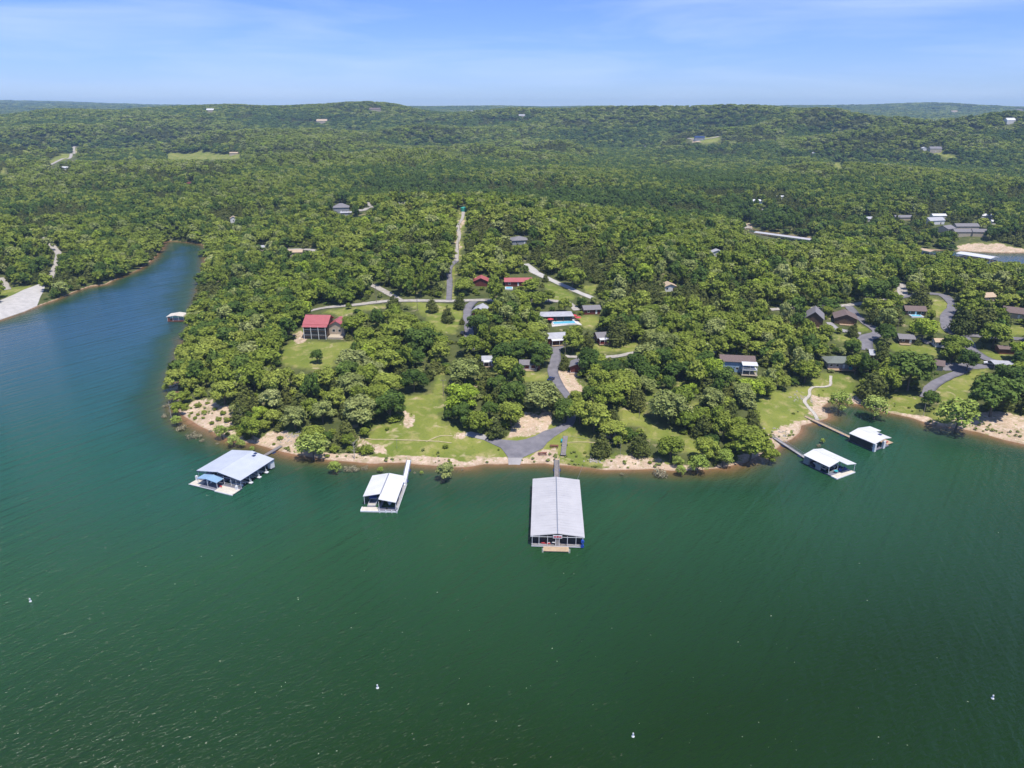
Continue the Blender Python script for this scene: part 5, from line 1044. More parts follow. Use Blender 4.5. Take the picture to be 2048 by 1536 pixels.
rocks('pile of pale rocks beside the bend of the stone path', 1605, 795, 40, 3.0); rocks('scattered dark rocks under the tree by the left beach', 588, 872, 60, 2.6); rocks('dark rocks at the foot of the brown tree on the front beach', 1189, 922, 30, 1.5); rocks('pale rocks along the bank of the right cove', 1566, 868, 30, 3.5)
fp = P(1702, 795); fo = thing('fire_pit', 'round stone fire pit on the sandy strip of the right cove', 'fire pit', fp)
mb = MB()
for k in range(14): a_ = k*2*math.pi/14; mb.box(math.cos(a_)*1.3-.22, math.cos(a_)*1.3+.22, math.sin(a_)*1.3-.22, math.sin(a_)*1.3+.22, -.1, .32, a_)
mb.build('stone_ring', M['rock'], fo); MB().tube([(0,0,-.05),(0,0,.08)], [1.0,1.0], 12).build('ash_bed', M['black'], fo)
# mooring cable from shore to the large dock
def cable(label, a, b): o = MB().tube([a, ((a[0]+b[0])/2, (a[1]+b[1])/2, (a[2]+b[2])/2-.3), b], [.035]*3, 5).build('mooring_cable', M['steel']); setp(o, label, 'cable')
q_ = P(1166, 934); cable('mooring cable from the beach to the right rear corner of the largest dock', (q_[0], q_[1], .7), wpt(d3, 6, 17.3, .6))
q_ = P(1237, 888); cable('cable lying from the post towards the stored gangway', (q_[0], q_[1], q_[2]+.3), (b[0]+1, b[1], b[2]+.6))
# floating specks of leaf litter and foam, far too many to count
r2 = np.random.default_rng(3); nsp = 170; px_ = r2.uniform(-100, 2150, nsp); py_ = 960+576*r2.random(nsp)**.8; vs = []; fs = []
for k in range(nsp):
    u_ = U(px_[k], py_[k]); 
    if r2.random() < .85: u_ = u_+np.array([12*math.sin(u_[1]*.07+k%7), 0, 0])
    s_ = .03+.07*r2.random()**3; a_ = r2.uniform(0, 3.1); e_ = r2.uniform(1, 2.5); n0 = len(vs)
    for dx, dy in ((-e_,-1),(e_,-1),(e_,1),(-e_,1)): vs.append((u_[0]+s_*(dx*math.cos(a_)-dy*math.sin(a_)), u_[1]+s_*(dx*math.sin(a_)+dy*math.cos(a_)), .03))
    fs.append((n0,n0+1,n0+2,n0+3))
mb = MB(); mb.add(vs, fs); setp(mb.build('floating_litter', mat('floating_foam', (.42,.46,.36), (.3,.36,.2), .5, .8)), 'small pale specks of foam and leaf litter drifting on the lake', 'floating litter', None, 'stuff')
# ---------------------------------------------------------------- trees
ICO = None
def ico(sub):
    import bmesh
    bm = bmesh.new(); bmesh.ops.create_icosphere(bm, subdivisions=sub, radius=1); bm.verts.ensure_lookup_table()
    v = np.array([x.co[:] for x in bm.verts]); f = np.array([[y.index for y in x.verts] for x in bm.faces]); bm.free(); return v, f
IV, IF = ico(1); IV2, IF2 = ico(2)
def crown_arrays(lobes, nl, leaf, r, seed, core=.80, aspect=1.0, flat=.9, droop=0, thin=0.0):
    """lobes: (k,4) centre+radius. leaf clumps as small tilted quads over every lobe, a dark rough core inside"""
    rg = np.random.default_rng(seed); tot = (lobes[:,3]**2).sum(); VS = []; TI = []; n0 = 0; FQ = []; FT = []
    for c in lobes:
        m = max(4, int(nl*c[3]**2/tot)); d = rg.normal(size=(m, 3)); d /= np.linalg.norm(d, axis=1)[:,None]; d[:,2] = np.where((d[:,2] < -.35) & (rg.random(m) < .75), -d[:,2], d[:,2])
        rad = c[3]*(1+rg.normal(0, .11, m)+.12*np.sin(d[:,0]*5+c[0])*np.cos(d[:,1]*6+c[1])); p = c[:3]+d*rad[:,None]*np.array([1,1,flat])
        ins = np.zeros(m, bool)
        for e in lobes:
            if e is c: continue
            ins |= (np.linalg.norm((p-e[:3])/np.array([1,1,flat]), axis=1) < e[3]*.80)
        if thin: ins |= rg.random(m) < thin
        p = p[~ins]; d = d[~ins]; m = len(p)
        if not m: continue
        nrm = d+rg.normal(0, .42, (m, 3)); nrm[:,2] += .35; nrm /= np.linalg.norm(nrm, axis=1)[:,None]
        t = np.cross(nrm, rg.normal(size=(m, 3))); t /= np.linalg.norm(t, axis=1)[:,None]; b = np.cross(nrm, t)
        s = leaf*rg.uniform(.55, 1.35, m)[:,None]; k = rg.uniform(.6, 1.1, m)[:,None]
        q = np.stack([p-t*s-b*s*k*.6, p+t*s*.7-b*s*k, p+t*s+b*s*k*.7, p-t*s*.6+b*s*k], 1).reshape(-1, 3)
        VS.append(q); i = n0+np.arange(m*4).reshape(m, 4); FQ.append(i); n0 += m*4
        tn = rg.uniform(.68, 1.35, m)*(1+.10*rg.normal()); TI.append(np.repeat(tn, 4))
        if core > 0:
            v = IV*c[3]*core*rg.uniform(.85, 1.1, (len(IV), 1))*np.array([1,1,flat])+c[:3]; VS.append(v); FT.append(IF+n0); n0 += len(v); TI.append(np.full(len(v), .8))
    return np.concatenate(VS), np.concatenate(FQ), (np.concatenate(FT) if FT else None), np.concatenate(TI)
def oak_lobes(seed, R_=5.0, H_=11.0, k=13, base=.30, open_=0.0):
    rg = np.random.default_rng(seed); L_ = [(0,0,H_*.66,R_*.52)]; z0 = H_*base
    for i in range(k):
        a = i*2.39996+rg.uniform(-.4,.4); f = math.sqrt((i+.6)/k); rr = R_*(.34+.42*f)*rg.uniform(.8,1.12)
        z = H_*(.86-.46*f*f+rg.uniform(-.07,.07)); s = R_*rg.uniform(.24,.42); z = max(z, z0+s*.6)
        L_.append((rr*math.cos(a), rr*math.sin(a), min(z, H_-s), s))
    for i in range(3): a = rg.uniform(0,6.3); L_.append((R_*.25*math.cos(a), R_*.25*math.sin(a), H_*rg.uniform(.76,.86), R_*rg.uniform(.25,.36)))
    return np.array(L_)
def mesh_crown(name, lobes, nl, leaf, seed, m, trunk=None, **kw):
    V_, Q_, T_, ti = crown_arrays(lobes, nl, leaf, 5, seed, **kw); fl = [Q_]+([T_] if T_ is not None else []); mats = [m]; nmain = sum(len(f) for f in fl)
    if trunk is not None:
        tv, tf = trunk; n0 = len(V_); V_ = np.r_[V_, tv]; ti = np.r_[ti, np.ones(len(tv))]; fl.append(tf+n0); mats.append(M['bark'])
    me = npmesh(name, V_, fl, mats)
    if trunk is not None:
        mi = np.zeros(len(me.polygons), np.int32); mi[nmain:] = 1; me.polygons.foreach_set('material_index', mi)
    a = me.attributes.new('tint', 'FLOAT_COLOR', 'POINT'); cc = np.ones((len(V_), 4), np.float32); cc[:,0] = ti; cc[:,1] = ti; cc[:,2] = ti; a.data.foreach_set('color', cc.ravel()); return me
def trunk_mb(H_, r, spread, seed, top=.62, limbs=5):
    rg = random.Random(seed); mb = MB(); mb.tube([(0,0,-1),(rg.uniform(-.15,.15),rg.uniform(-.15,.15),H_*.25),(rg.uniform(-.3,.3),rg.uniform(-.3,.3),H_*top)], [r*1.15,r*.8,r*.35], 6)
    for k in range(limbs):
        a = k*6.283/limbs+rg.uniform(-.4,.4); z = H_*rg.uniform(.22,.42); mb.tube([(0,0,z),(spread*.35*math.cos(a),spread*.35*math.sin(a),z+H_*.14),(spread*.75*math.cos(a),spread*.75*math.sin(a),z+H_*.30)], [r*.5,r*.35,r*.12], 4, False)
    return mb
def quadonly(mb):
    v = np.array(mb.v); f = np.array([x for x in mb.f if len(x) == 4]); return v, f
def cedar_lobes(seed, R_=3.2, H_=9.5):
    rg = np.random.default_rng(seed); L_ = []
    for i in range(7):
        f = i/6; z = H_*(.14+.78*f); w = R_*(1-f)**.75*.62+.25
        for k in range(max(1, int(5*(1-f)+1))):
            a = rg.uniform(0, 6.3); o = w*.62*(1 if f < .85 else .1); L_.append((o*math.cos(a)*rg.uniform(.7,1.2), o*math.sin(a)*rg.uniform(.7,1.2), z+rg.uniform(-.3,.3), w*rg.uniform(.62,.95)))
    L_.append((0,0,H_*.5,R_*.55)); L_.append((0,0,H_*.3,R_*.65)); return np.array(L_)
PROTO = {}                                             # kind -> list of (crown mesh, trunk mesh)
def proto(kind, n, fn):
    PROTO[kind] = [fn(s) for s in range(n)]
def oakp(fm, base=.30, nl=2600, leaf=.34, k=13, H_=11.0, thin=0, core=.80):
    def f(s):
        L_ = oak_lobes(s*7+len(fm.name)+k, 5.0, H_, k, base); tb = trunk_mb(H_, .30, 4.0, s)
        me = mesh_crown('crown', L_, nl, leaf, s+3, fm, thin=thin, core=core); tm = bpy.data.meshes.new('trunk'); tm.from_pydata(tb.v, [], tb.f); tm.materials.append(M['bark']); return me, tm
    return f
proto('O', 4, oakp(F['oak'])); proto('D', 3, oakp(F['dark'], k=12)); proto('P', 3, oakp(F['pale'], k=15, leaf=.30)); proto('L', 2, oakp(F['light'], k=14))
proto('W', 3, oakp(F['water'], base=.08, nl=1700, leaf=.33, k=15, core=.45, thin=.12))
def cedarp(s):
    me = mesh_crown('crown', cedar_lobes(s), 2300, .24, s, F['cedar'], flat=1.0, core=.78); tb = MB().tube([(0,0,-1),(0,0,7)], [.22,.06], 6); tm = bpy.data.meshes.new('trunk'); tm.from_pydata(tb.v, [], tb.f); tm.materials.append(M['bark']); return me, tm
proto('C', 4, cedarp)
def shrubp(fm, nl=500):
    def f(s):
        rg = np.random.default_rng(s+50); L_ = np.array([(0,0,.9,1.0)]+[(1.1*math.cos(a), 1.1*math.sin(a), rg.uniform(.5,1.1), rg.uniform(.5,.85)) for a in np.arange(0,6.2,1.05)+rg.uniform(0,1)])
        return mesh_crown('foliage', L_, nl, .17, s, fm, core=.7), None
    return f
proto('S', 3, shrubp(F['oak']))
def brushp(s):
    rg = np.random.default_rng(s+90); L_ = np.array([(rg.uniform(-1.4,1.4), rg.uniform(-1,1), rg.uniform(.2,.7), rg.uniform(.4,.8)) for _ in range(9)])
    me = mesh_crown('twigs', L_, 420, .13, s, F['brush'], core=0); rr = random.Random(s); mb = MB()
    for k in range(22): a = rr.uniform(0,6.3); x = rr.uniform(-1.2,1.2); y = rr.uniform(-.9,.9); mb.tube([(x,y,-.5),(x+.4*math.cos(a),y+.4*math.sin(a),rr.uniform(.8,1.5))], [.03,.012], 3, False)
    tm = bpy.data.meshes.new('stems'); tm.from_pydata(mb.v, [], mb.f); tm.materials.append(M['twig']); return me, tm
proto('B', 3, brushp)
BASE = {'O':(5,11),'D':(5,11),'P':(5,11),'L':(5,11),'W':(5,11),'C':(3.2,9.5),'S':(1.9,1.9),'B':(2.0,1.4)}
# trees read off the photograph: crown centre x, y, crown width (pixels), kind
HAND = [(624,893,62,'W'),(331,775,15,'W'),(345,794,24,'W'),(354,818,28,'O'),(333,812,16,'B'),(352,842,22,'W'),(361,856,26,'B'),(384,873,28,'B'),(399,871,20,'B'),(405,881,14,'B'),(443,865,30,'W'),(466,882,26,'W'),(481,888,18,'W'),(436,887,8,'B'),(505,898,12,'W'),(329,832,16,'B'),
(396,811,16,'S'),(371,811,14,'S'),(396,829,9,'S'),(406,836,8,'S'),(437,838,14,'S'),(455,840,17,'S'),(383,826,8,'S'),(415,806,10,'S'),(408,824,12,'S'),(424,846,12,'S'),(446,826,14,'S'),(430,818,10,'S'),(463,856,16,'S'),(478,868,14,'S'),(390,836,10,'S'),(420,862,10,'B'),(455,868,12,'S'),(560,876,14,'S'),(596,880,12,'S'),(575,896,10,'S'),(548,888,8,'S'),(640,905,14,'S'),(655,912,12,'S'),(1300,925,10,'S'),(1170,905,8,'S'),(503,858,46,'O'),(478,820,40,'C'),(528,851,24,'O'),(447,785,52,'O'),(545,836,34,'O'),(589,836,50,'P'),(540,800,46,'P'),(485,797,36,'C'),(520,828,30,'L'),
(644,826,46,'P'),(720,820,72,'P'),(779,811,62,'D'),(774,858,10,'S'),(691,855,40,'C'),(656,877,24,'D'),(729,865,20,'O'),(697,882,28,'O'),(732,899,34,'S'),(669,898,24,'S'),(620,815,36,'O'),(670,800,44,'O'),(615,862,26,'C'),(700,898,20,'S'),(670,936,26,'W'),(694,938,26,'B'),(710,938,24,'B'),(729,937,18,'B'),(761,940,13,'W'),(843,946,8,'W'),(830,946,8,'B'),(891,893,14,'S'),(823,828,4,'S'),
(890,944,38,'P'),(924,939,8,'B'),(925,792,66,'L'),(924,828,48,'D'),(896,830,20,'D'),(956,845,46,'O'),(980,822,34,'D'),(1022,828,54,'O'),(974,798,22,'C'),(997,784,36,'C'),(1032,780,38,'D'),(1085,790,76,'P'),(1129,819,50,'D'),(1160,824,50,'O'),(1150,800,34,'O'),(1112,800,30,'C'),
(1189,831,66,'O'),(1226,829,28,'C'),(1211,792,60,'O'),(1179,790,32,'D'),(1273,786,48,'C'),(1340,812,80,'P'),(1372,842,44,'O'),(1409,848,44,'C'),(1380,782,30,'L'),(1424,799,52,'P'),(1447,823,38,'C'),(1203,884,42,'C'),(1254,868,28,'D'),(1236,883,22,'O'),(1281,880,46,'C'),(1342,897,50,'O'),(1324,880,10,'S'),(1271,912,10,'S'),(1223,922,6,'S'),(1422,888,34,'D'),(1356,924,24,'W'),(1397,930,42,'W'),(1362,942,22,'W'),(1317,946,38,'B'),(1245,949,14,'B'),(1447,918,36,'W'),(1336,767,30,'D'),(1300,752,44,'D'),
(1487,790,48,'P'),(1462,819,40,'C'),(1504,833,32,'C'),(1504,885,78,'O'),(1540,912,32,'O'),(1452,912,30,'W'),(1528,774,42,'O'),(1477,850,32,'O'),(1680,805,46,'W'),(1645,882,10,'W'),(1638,891,12,'B'),(1569,766,28,'O'),
(1752,817,50,'W'),(1750,762,62,'C'),(1824,738,88,'D'),(1861,800,34,'D'),(1919,826,88,'W'),(1992,788,96,'D'),(2024,756,62,'D'),(1938,722,42,'D'),(1906,706,44,'O'),(1790,735,50,'O'),
(1849,657,50,'L'),(1771,665,42,'D'),(1767,697,36,'C'),(1915,691,48,'O'),(1992,667,58,'O'),(1931,630,54,'C'),(1975,626,58,'C'),(2008,628,38,'C'),(1751,622,38,'C'),(1793,624,38,'C'),(1862,630,20,'O'),(1707,658,24,'C'),(1703,697,30,'D'),(1843,584,44,'C'),(1825,576,26,'O'),(1751,583,60,'D'),(1713,728,42,'O'),(1652,665,32,'O'),(2038,702,38,'L'),(1652,623,22,'O'),(1740,735,30,'D'),
(1146,551,46,'O'),(1091,554,14,'C'),(1146,683,44,'O'),(1175,675,30,'C'),(1163,605,20,'D'),(1130,722,26,'C'),(1236,650,56,'C'),(1267,662,40,'O'),(1232,620,52,'O'),(918,600,26,'C'),(895,625,28,'C'),(863,607,26,'C'),(924,641,12,'C'),(634,714,26,'D'),(703,650,46,'O'),(697,612,12,'O'),(794,660,62,'O'),(837,680,62,'D'),(708,722,64,'P'),(728,673,46,'O'),(827,759,50,'D'),(808,744,34,'C'),(704,771,56,'P'),(655,757,50,'O'),(930,742,62,'P'),(940,690,50,'O'),(1097,594,26,'O'),(1130,612,28,'O'),(1010,705,40,'D'),(1020,735,36,'D'),(1080,705,50,'D'),(1075,725,30,'D'),(880,705,40,'O'),(770,690,36,'O')]
TREES = []                                             # x, y, z, radius, height, kind, hand
def kind_h(k, r):
    return {'O':1.85,'D':1.85,'P':1.75,'L':1.9,'W':1.7,'C':2.5,'S':1.0,'B':.7}[k]*r
for hx, hy, wpx, k in HAND:
    r = 4.0
    for _ in range(5):
        h = kind_h(k, r)*1.08; p = P(hx, hy, h*(.52 if k not in 'SB' else .4)); dep = proj(p[0], p[1], p[2]+h*.5)[2]; r = wpx*.5*dep/FPX
    h = kind_h(k, r)*1.08*(1 if k in 'SB' else np.clip(10.5/max(h, 1), .75, 1.25)**.35)
    TREES.append([p[0], p[1], p[2], float(r), float(h), k, 1])
H_N = len(TREES)
hx = np.array([t[0] for t in TREES]); hy = np.array([t[1] for t in TREES]); hr = np.array([t[3] for t in TREES])
# woodland: rows of jittered spots, kept off lawns, roads, roofs and everything the photograph shows in the open
rg = np.random.default_rng(11); cand = []
r = 215.0
while r < 11800:
    s = 7.0 if r < 1100 else 7.0*r/1100
    dth = s/r; n_ = int(R(98)/dth); th = -R(49)+(np.arange(n_)+rg.uniform(-.42,.42,n_))*dth; rr = r+rg.uniform(-.42,.42,n_)*s
    cand.append(np.stack([rr*np.sin(th), rr*np.cos(th), np.full(n_, s)], 1)); r += s
cand = np.concatenate(cand); X, Y, S = cand.T; sd0 = samp(GS, X, Y); k_ = sd0 > np.where((X < -120) | (Y > 300), -.2, 1.0); X, Y, S, sd0 = X[k_], Y[k_], S[k_], sd0[k_]
Z = samp(GZ, X, Y)
for fx, fy, fr in FOOT:
    k_ = (X-fx)**2+(Y-fy)**2 > fr*fr; X, Y, Z, S, sd0 = X[k_], Y[k_], Z[k_], S[k_], sd0[k_]
for c, wd in ROADW:
    bx = (X > c[:,0].min()-6)&(X < c[:,0].max()+6)&(Y > c[:,1].min()-6)&(Y < c[:,1].max()+6); ix = np.where(bx)[0]; bad = np.zeros(len(X), bool)
    for i in range(0, len(c)): bad[ix] |= (X[ix]-c[i,0])**2+(Y[ix]-c[i,1])**2 < (wd[i]+.8)**2
    X, Y, Z, S, sd0 = X[~bad], Y[~bad], Z[~bad], S[~bad], sd0[~bad]
bad = area(OPENW, X, Y) > .5; X, Y, Z, S, sd0 = X[~bad], Y[~bad], Z[~bad], S[~bad], sd0[~bad]
rad = S*rg.uniform(.44, .95, len(X)); rad = np.where((sd0 < 6) & (Y < 300), rad*.75, rad)
hgt = np.where(S > 7.1, 10+S*.35, 10.5)*rg.uniform(.66, 1.38, len(X)); hgt = np.where(sd0 < 8, hgt*.75, hgt); hgt = np.minimum(hgt, 14)
# keep sightlines
px_, py_, dp_ = proj(X, Y, Z+hgt*.55); sc_ = FPX/dp_; hit = masked(px_, py_).astype(float)*2
for a in np.arange(0, 6.2, .785): hit += masked(px_+rad*sc_*.85*math.cos(a), py_-hgt*sc_*.42*math.sin(a))
hb_ = masked(*proj(X, Y, Z)[:2])
near = Y < 1400
bad = (hit >= 2) | (hb_ & near)
for x0, y0, r0 in zip(hx, hy, hr): bad |= ((X-x0)**2+(Y-y0)**2 < ((r0+rad)*.68)**2)
inview = (Y > 60)&((Y < 3500)|((px_ > -300)&(px_ < 2350)))
bad |= ~inview
X, Y, Z, S, rad, hgt, sd0 = [q_[~bad] for q_ in (X, Y, Z, S, rad, hgt, sd0)]
cedarness = fbm(X, Y, 70, 21, 3)+.25*(rg.random(len(X))*2-1); u = rg.random(len(X)); patch = fbm(X, Y, 260, 33, 3); valley = np.clip((np.hypot(X, Y)-700)/120, 0, 1)*np.clip((1500-np.hypot(X, Y))/400, 0, 1)
relief = (samp(GZ, X, Y)-.25*(samp(GZ, X+190, Y)+samp(GZ, X-190, Y)+samp(GZ, X, Y+190)+samp(GZ, X, Y-190)))/9
u = np.clip(u+patch*.22+(np.clip(relief*1.2, -.55, .42)-.38*np.clip((Z-50)/45, 0, 1))*(np.hypot(X, Y) > 800)-valley*.45*(X > -300)+.04, 0, .999)
KD = np.where(cedarness > .34-.12*valley, 'C', np.where(u < .24, 'D', np.where(u < .76, 'O', np.where(u < .90, 'P', np.where(u < .915, 'L', 'C')))))
KD = np.where((KD == 'P') & (rg.random(len(X)) < .35), 'O', KD)
rad = np.where((KD == 'C') & (S < 8), rad*.72, rad); hgt = np.where(KD == 'C', hgt*.85, hgt)
# visible size decides which ones are single trees
depth = np.hypot(X, Y); vis = rad/depth*((px_[~bad] > -20)&(px_[~bad] < 2068))
NIND = 300-H_N; order = np.argsort(-vis); ind = order[:max(NIND, 0)]; rest = np.ones(len(X), bool); rest[ind] = False
for i in ind: TREES.append([X[i], Y[i], Z[i], rad[i], hgt[i], str(KD[i]), 0])
print('hand', H_N, 'individual', len(TREES), 'forest', int(rest.sum()))

KNAME = {'O':('oak_tree','green round-crowned oak'),'D':('oak_tree','dark green dense oak'),'P':('blossoming_tree','pale blossoming oak'),'L':('leafy_tree','bright yellow-green tree'),'W':('waterside_tree','pale green waterside tree'),'C':('cedar_tree','olive-green cedar'),'S':('shrub','low green shrub'),'B':('flooded_brush','tan leafless brushwood')}
for x_, y_, s_ in [(1040,871,'the top of the boat ramp'),(1000,905,'the foot of the boat ramp'),(820,800,'the long open field'),(600,700,'the lodge lawn'),(1620,800,'the stone path'),(1960,770,'the right-hand lawn'),(430,835,'the bare clay bank'),(1260,845,'the orchard lawn'),(1560,820,'the cove lawn'),(2000,860,'the right sand beach'),(1140,765,'the bare slope by the lower drive'),(400,720,'the wooded left bank'),(470,640,'the wood behind the left bank'),(560,640,'the wood left of the lodge'),(520,760,'the wood below the lodge lawn'),(740,880,'the left beach'),(1230,930,'the front beach'),(760,590,'the gravel lane bend'),(880,640,'the two-cedar lawn'),(1100,580,'the white concrete road'),(1500,650,'the central oak wood'),(1390,720,'the wood left of the brown-roofed house'),(1600,690,'the wood below the chalet'),(1780,600,'the upper gravel road'),(60,600,'the wide concrete ramp at left'),(200,560,'the left inlet bank'),(1680,560,'the wood above the gravel road'),(1250,720,'the wood right of the lower drive')]:
    p = P(x_, y_); ANCH.append((p[0], p[1], s_))
ORD = ['', 'second ', 'third ', 'fourth ', 'fifth ', 'sixth ', 'seventh ', 'eighth ', 'ninth ', 'tenth ', 'eleventh ', 'twelfth ']
def side(dx, dy):
    a = math.degrees(math.atan2(dx, dy))
    return 'behind' if abs(a) < 45 else 'in front of' if abs(a) > 135 else 'right of' if a > 0 else 'left of'
info = []
for i, t in enumerate(TREES):
    best = min(ANCH, key=lambda a: (a[0]-t[0])**2+((a[1]-t[1])*.8)**2); dx, dy = t[0]-best[0], t[1]-best[1]; water = samp(GS, np.array([t[0]]), np.array([t[1]]))[0] < 0
    info.append((KNAME[t[5]][1], water, side(dx, dy), best[2], math.hypot(dx, dy), i))
grp = {}
for f in info: grp.setdefault(f[:4], []).append(f)
LABEL = {}
for key, l in grp.items():
    l.sort(key=lambda f: f[4])
    for r_, f in enumerate(l):
        o_ = ORD[r_] if r_ < 12 else f'{r_+1}th '
        LABEL[f[5]] = f'{"flooded " if key[1] and "brush" not in key[0] else ""}{key[0]} {key[2]} {key[3]}' + (f', {o_}closest' if len(l) > 1 else '')
GROUPN = {'O':'oak trees on the peninsula','D':'oak trees on the peninsula','P':'pale blossoming trees','L':'bright yellow-green trees','W':'flooded waterside trees','C':'cedars on the peninsula','S':'shrubs on the bank','B':'flooded brushwood along the shore'}
for i, (x, y, z, r, h, k, hand) in enumerate(TREES):
    cm, tm = PROTO[k][(i*7+int(x))%len(PROTO[k])]; br, bh = BASE[k]
    o = thing(KNAME[k][0], LABEL[i], {'S':'shrub','B':'brushwood','C':'cedar'}.get(k, 'tree'), (x, y, z), (i*2.4)%6.28, GROUPN[k])
    kk = rg.uniform(.9, 1.1); o.scale = (r/br*kk, r/br/kk, h/bh)
    for nm, me in (('crown' if k not in 'SB' else 'foliage', cm), ('trunk' if k != 'B' else 'stems', tm)):
        if me is not None:
            c = bpy.data.objects.new(nm, me); COL.objects.link(c); c.parent = o
# two bare trees
def bare(px, py, h, label):
    p = P(px, py); o = thing('bare_tree', label, 'tree', p, 0, 'bare trees'); rr = random.Random(px); mb = MB().tube([(0,0,-.5),(.1,0,h*.5),(0,.1,h)], [.16,.11,.04], 6); mb.build('trunk', M['palebark'], o); b = MB()
    for k in range(14): z = h*rr.uniform(.35,.95); a = rr.uniform(0,6.3); l = h*rr.uniform(.12,.25); b.tube([(0,0,z),(l*math.cos(a),l*math.sin(a),z+l*.8)], [.05,.015], 4, False)
    b.build('branches', M['palebark'], o)
bare(709, 918, 7, 'bare white dead tree on the left beach'); bare(343, 838, 8, 'bare grey tree at the tip of the left bank'); bare(484, 850, 7, 'bare pale tree among cedars above the clay bank')

# ---------------------------------------------------------------- the wood beyond: one object, leafy trees placed on points
LOW = []
def lowp(name, fm, s, lob, nl, leaf, H_, flat=.9, core=.86):
    tb = MB().tube([(0,0,-2),(0,0,H_*.6)], [.28,.12], 5, False); me = mesh_crown(name, lob, nl, leaf, s, fm, trunk=quadonly(tb), core=core, flat=flat); LOW.append(bpy.data.objects.new(name, me)); return len(LOW)-1
ix = {k: [] for k in 'ODPLC'}
for s in range(3): ix['O'].append(lowp('wood_oak', F['oak'], s, oak_lobes(s+20, 5, 11, 10, .22), 800, .46, 11))
for s in range(2): ix['D'].append(lowp('wood_dark_oak', F['dark'], s, oak_lobes(s+30, 5, 11, 9, .22), 800, .46, 11))
for s in range(2): ix['P'].append(lowp('wood_pale_oak', F['pale'], s, oak_lobes(s+40, 5, 11, 11, .22), 800, .44, 11))
ix['L'].append(lowp('wood_light_tree', F['light'], 3, oak_lobes(51, 5, 11, 10, .22), 800, .46, 11))
for s in range(2): ix['C'].append(lowp('wood_cedar', F['cedar'], s, cedar_lobes(s+9), 700, .36, 9.5, 1.0))
def undergrowth(n, y0, y1, x0, x1, rlo, rhi, ok):
    """saplings and bushes filling the gaps between the trees"""
    xx = rg.uniform(x0, x1, n); yy = rg.uniform(y0, y1, n); k = np.abs(np.arctan2(xx, yy)) < R(49); xx, yy = xx[k], yy[k]
    s_ = samp(GS, xx, yy); k = ok(s_); k &= ~(masked(*proj(xx, yy, samp(GZ, xx, yy))[:2])) if rhi > 1 else True; xx, yy = xx[k], yy[k]
    for fx, fy, fr in FOOT: k = (xx-fx)**2+(yy-fy)**2 > (fr-.5)**2; xx, yy = xx[k], yy[k]
    for c, wd in ROADW:
        bx = (xx > c[:,0].min()-6)&(xx < c[:,0].max()+6)&(yy > c[:,1].min()-6)&(yy < c[:,1].max()+6); ix_ = np.where(bx)[0]; bd = np.zeros(len(xx), bool)
        for i in range(len(c)): bd[ix_] |= (xx[ix_]-c[i,0])**2+(yy[ix_]-c[i,1])**2 < (wd[i]+1.2)**2
        xx, yy = xx[~bd], yy[~bd]
    if rhi > 1: bd = area(OPENW, xx, yy) > .4; xx, yy = xx[~bd], yy[~bd]
    for w in PADW: bd = inside(w, xx, yy); xx, yy = xx[~bd], yy[~bd]
    r_ = rg.uniform(rlo, rhi, len(xx)); zz = samp(GZ, xx, yy); a_, b_, _ = proj(xx, yy, zz+r_*1.6)
    if rhi > 1: k = ~masked(a_, b_); xx, yy, zz, r_ = xx[k], yy[k], zz[k], r_[k]
    return xx, yy, zz, r_
ux, uy, uz, ur = undergrowth(15000, 225, 620, -480, 480, 1.1, 2.6, lambda s_: s_ > 3)
FX = [q_[rest] for q_ in (X, Y, Z, rad, hgt, KD)]; nu = len(ux); print('undergrowth', nu)
FX = [np.r_[FX[0], ux], np.r_[FX[1], uy], np.r_[FX[2], uz-.4], np.r_[FX[3], ur], np.r_[FX[4], ur*rg.uniform(1.2, 2.2, nu)], np.r_[FX[5], np.array(list('ODPOC'))[rg.integers(0, 5, nu)]]]
def scatter(name, fx_, fy_, fz_, fr_, fh_, fk_, label, cat):
    nf = len(fx_)
    kid = np.array([ix[k][i % len(ix[k])] for i, k in enumerate(fk_)], np.int32); bR = np.where(fk_ == 'C', 3.2, 5.0); bH = np.where(fk_ == 'C', 9.5, 11.0)
    me = bpy.data.meshes.new(name); me.vertices.add(nf); me.vertices.foreach_set('co', np.stack([fx_, fy_, fz_-.3*np.minimum(fr_/3, 1)], 1).astype(np.float32).ravel())
    a = me.attributes.new('kind_id', 'INT', 'POINT'); a.data.foreach_set('value', kid)
    a = me.attributes.new('scl', 'FLOAT_VECTOR', 'POINT'); j = rg.uniform(.85, 1.15, nf); a.data.foreach_set('vector', np.stack([fr_/bR*j, fr_/bR/j, fh_/bH], 1).astype(np.float32).ravel())
    a = me.attributes.new('rotv', 'FLOAT_VECTOR', 'POINT'); a.data.foreach_set('vector', np.stack([rg.normal(0,.06,nf), rg.normal(0,.06,nf), rg.uniform(0,6.28,nf)], 1).astype(np.float32).ravel())
    me.update(); o = link(name, me); return setp(o, label, cat, None, 'stuff')
fo_ = scatter('forest', *FX, 'dense oak and cedar wood covering the hills behind the peninsula', 'forest')
wx, wy, wz, wr_ = undergrowth(15000, 205, 300, -150, 260, .22, .75, lambda s_: (s_ > .8) & (s_ < 9) & (rg.random(len(s_)) < .5))
kw = vnoise(wx, wy, 6, 71) > .05; wx, wy, wz, wr_ = wx[kw], wy[kw], wz[kw], wr_[kw]; print('weeds', len(wx))
wd_ = scatter('bank_weeds', wx, wy, wz, wr_, wr_*rg.uniform(1.0, 1.8, len(wx)), np.array(list('OPP'))[rg.integers(0, 3, len(wx))], 'low green weeds scattered along the sandy banks', 'weeds')
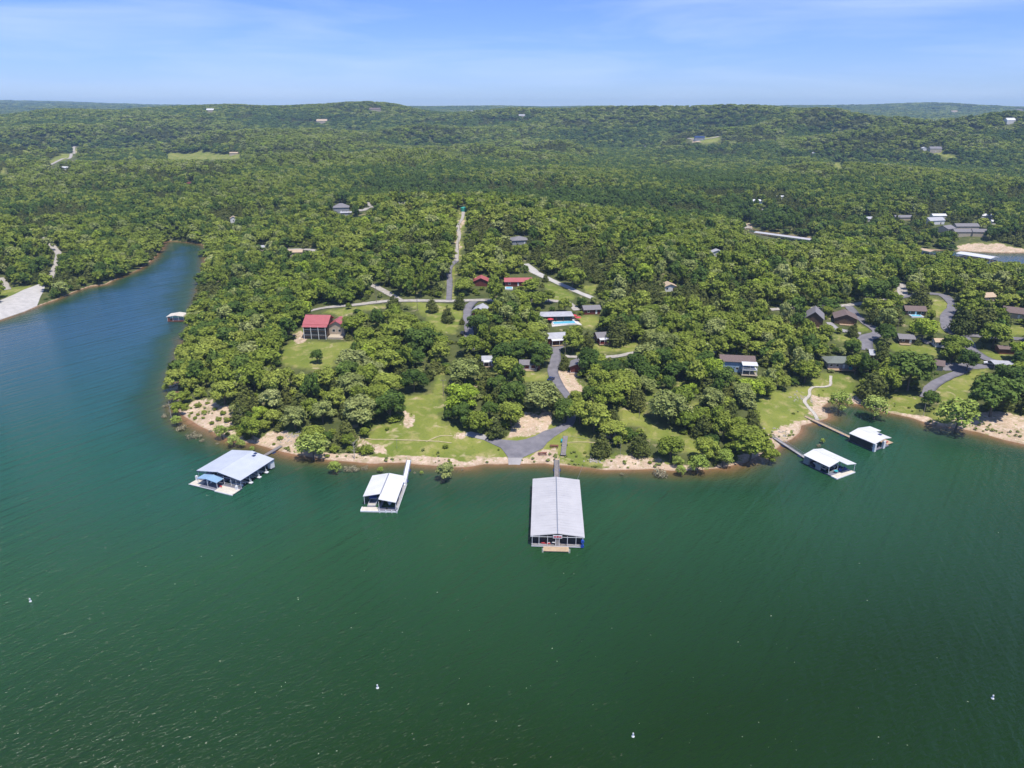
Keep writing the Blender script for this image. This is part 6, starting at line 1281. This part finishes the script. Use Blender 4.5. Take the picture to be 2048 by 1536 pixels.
ng = bpy.data.node_groups.new('forest_scatter', 'GeometryNodeTree'); ng.interface.new_socket('Geometry', in_out='INPUT', socket_type='NodeSocketGeometry'); ng.interface.new_socket('Geometry', in_out='OUTPUT', socket_type='NodeSocketGeometry')
N = ng.nodes.new; K = ng.links.new; gi = N('NodeGroupInput'); go = N('NodeGroupOutput'); jn = N('GeometryNodeJoinGeometry')
def attr(nm, ty):
    n_ = N('GeometryNodeInputNamedAttribute'); n_.data_type = ty; n_.inputs[0].default_value = nm; return n_
ak = attr('kind_id', 'INT'); as_ = attr('scl', 'FLOAT_VECTOR'); ar = attr('rotv', 'FLOAT_VECTOR')
def outp(n_): return next(s for s in n_.outputs if s.enabled and s.name == 'Attribute')
for k, ob in enumerate(LOW):
    oi = N('GeometryNodeObjectInfo'); oi.inputs['Object'].default_value = ob; oi.inputs['As Instance'].default_value = True
    cmpn = N('FunctionNodeCompare'); cmpn.data_type = 'INT'; cmpn.operation = 'EQUAL'; K(outp(ak), cmpn.inputs[2]); cmpn.inputs[3].default_value = k
    ip = N('GeometryNodeInstanceOnPoints'); K(gi.outputs[0], ip.inputs['Points']); K(cmpn.outputs[0], ip.inputs['Selection']); K(oi.outputs['Geometry'], ip.inputs['Instance'])
    K(outp(as_), ip.inputs['Scale']); K(outp(ar), ip.inputs['Rotation']); K(ip.outputs[0], jn.inputs[0])
K(jn.outputs[0], go.inputs[0]); 
for q_ in (fo_, wd_): md = q_.modifiers.new('scatter', 'NODES'); md.node_group = ng

# ---------------------------------------------------------------- haze
hz = MB().box(-13500, 13500, -300, 13500, -12, 260).build('haze', M['white']); hz.data.materials.clear()
hm = bpy.data.materials.new('haze_air'); hm.use_nodes = True; t = hm.node_tree; t.nodes.clear(); o_ = t.nodes.new('ShaderNodeOutputMaterial'); v_ = t.nodes.new('ShaderNodeVolumePrincipled')
v_.inputs['Color'].default_value = (.52,.77,1,1); v_.inputs['Density'].default_value = 8.0e-5; v_.inputs['Anisotropy'].default_value = 0; t.links.new(v_.outputs[0], o_.inputs['Volume']); hz.data.materials.append(hm); setp(hz, 'thin bluish air over the distant hills', 'haze', None, 'stuff')
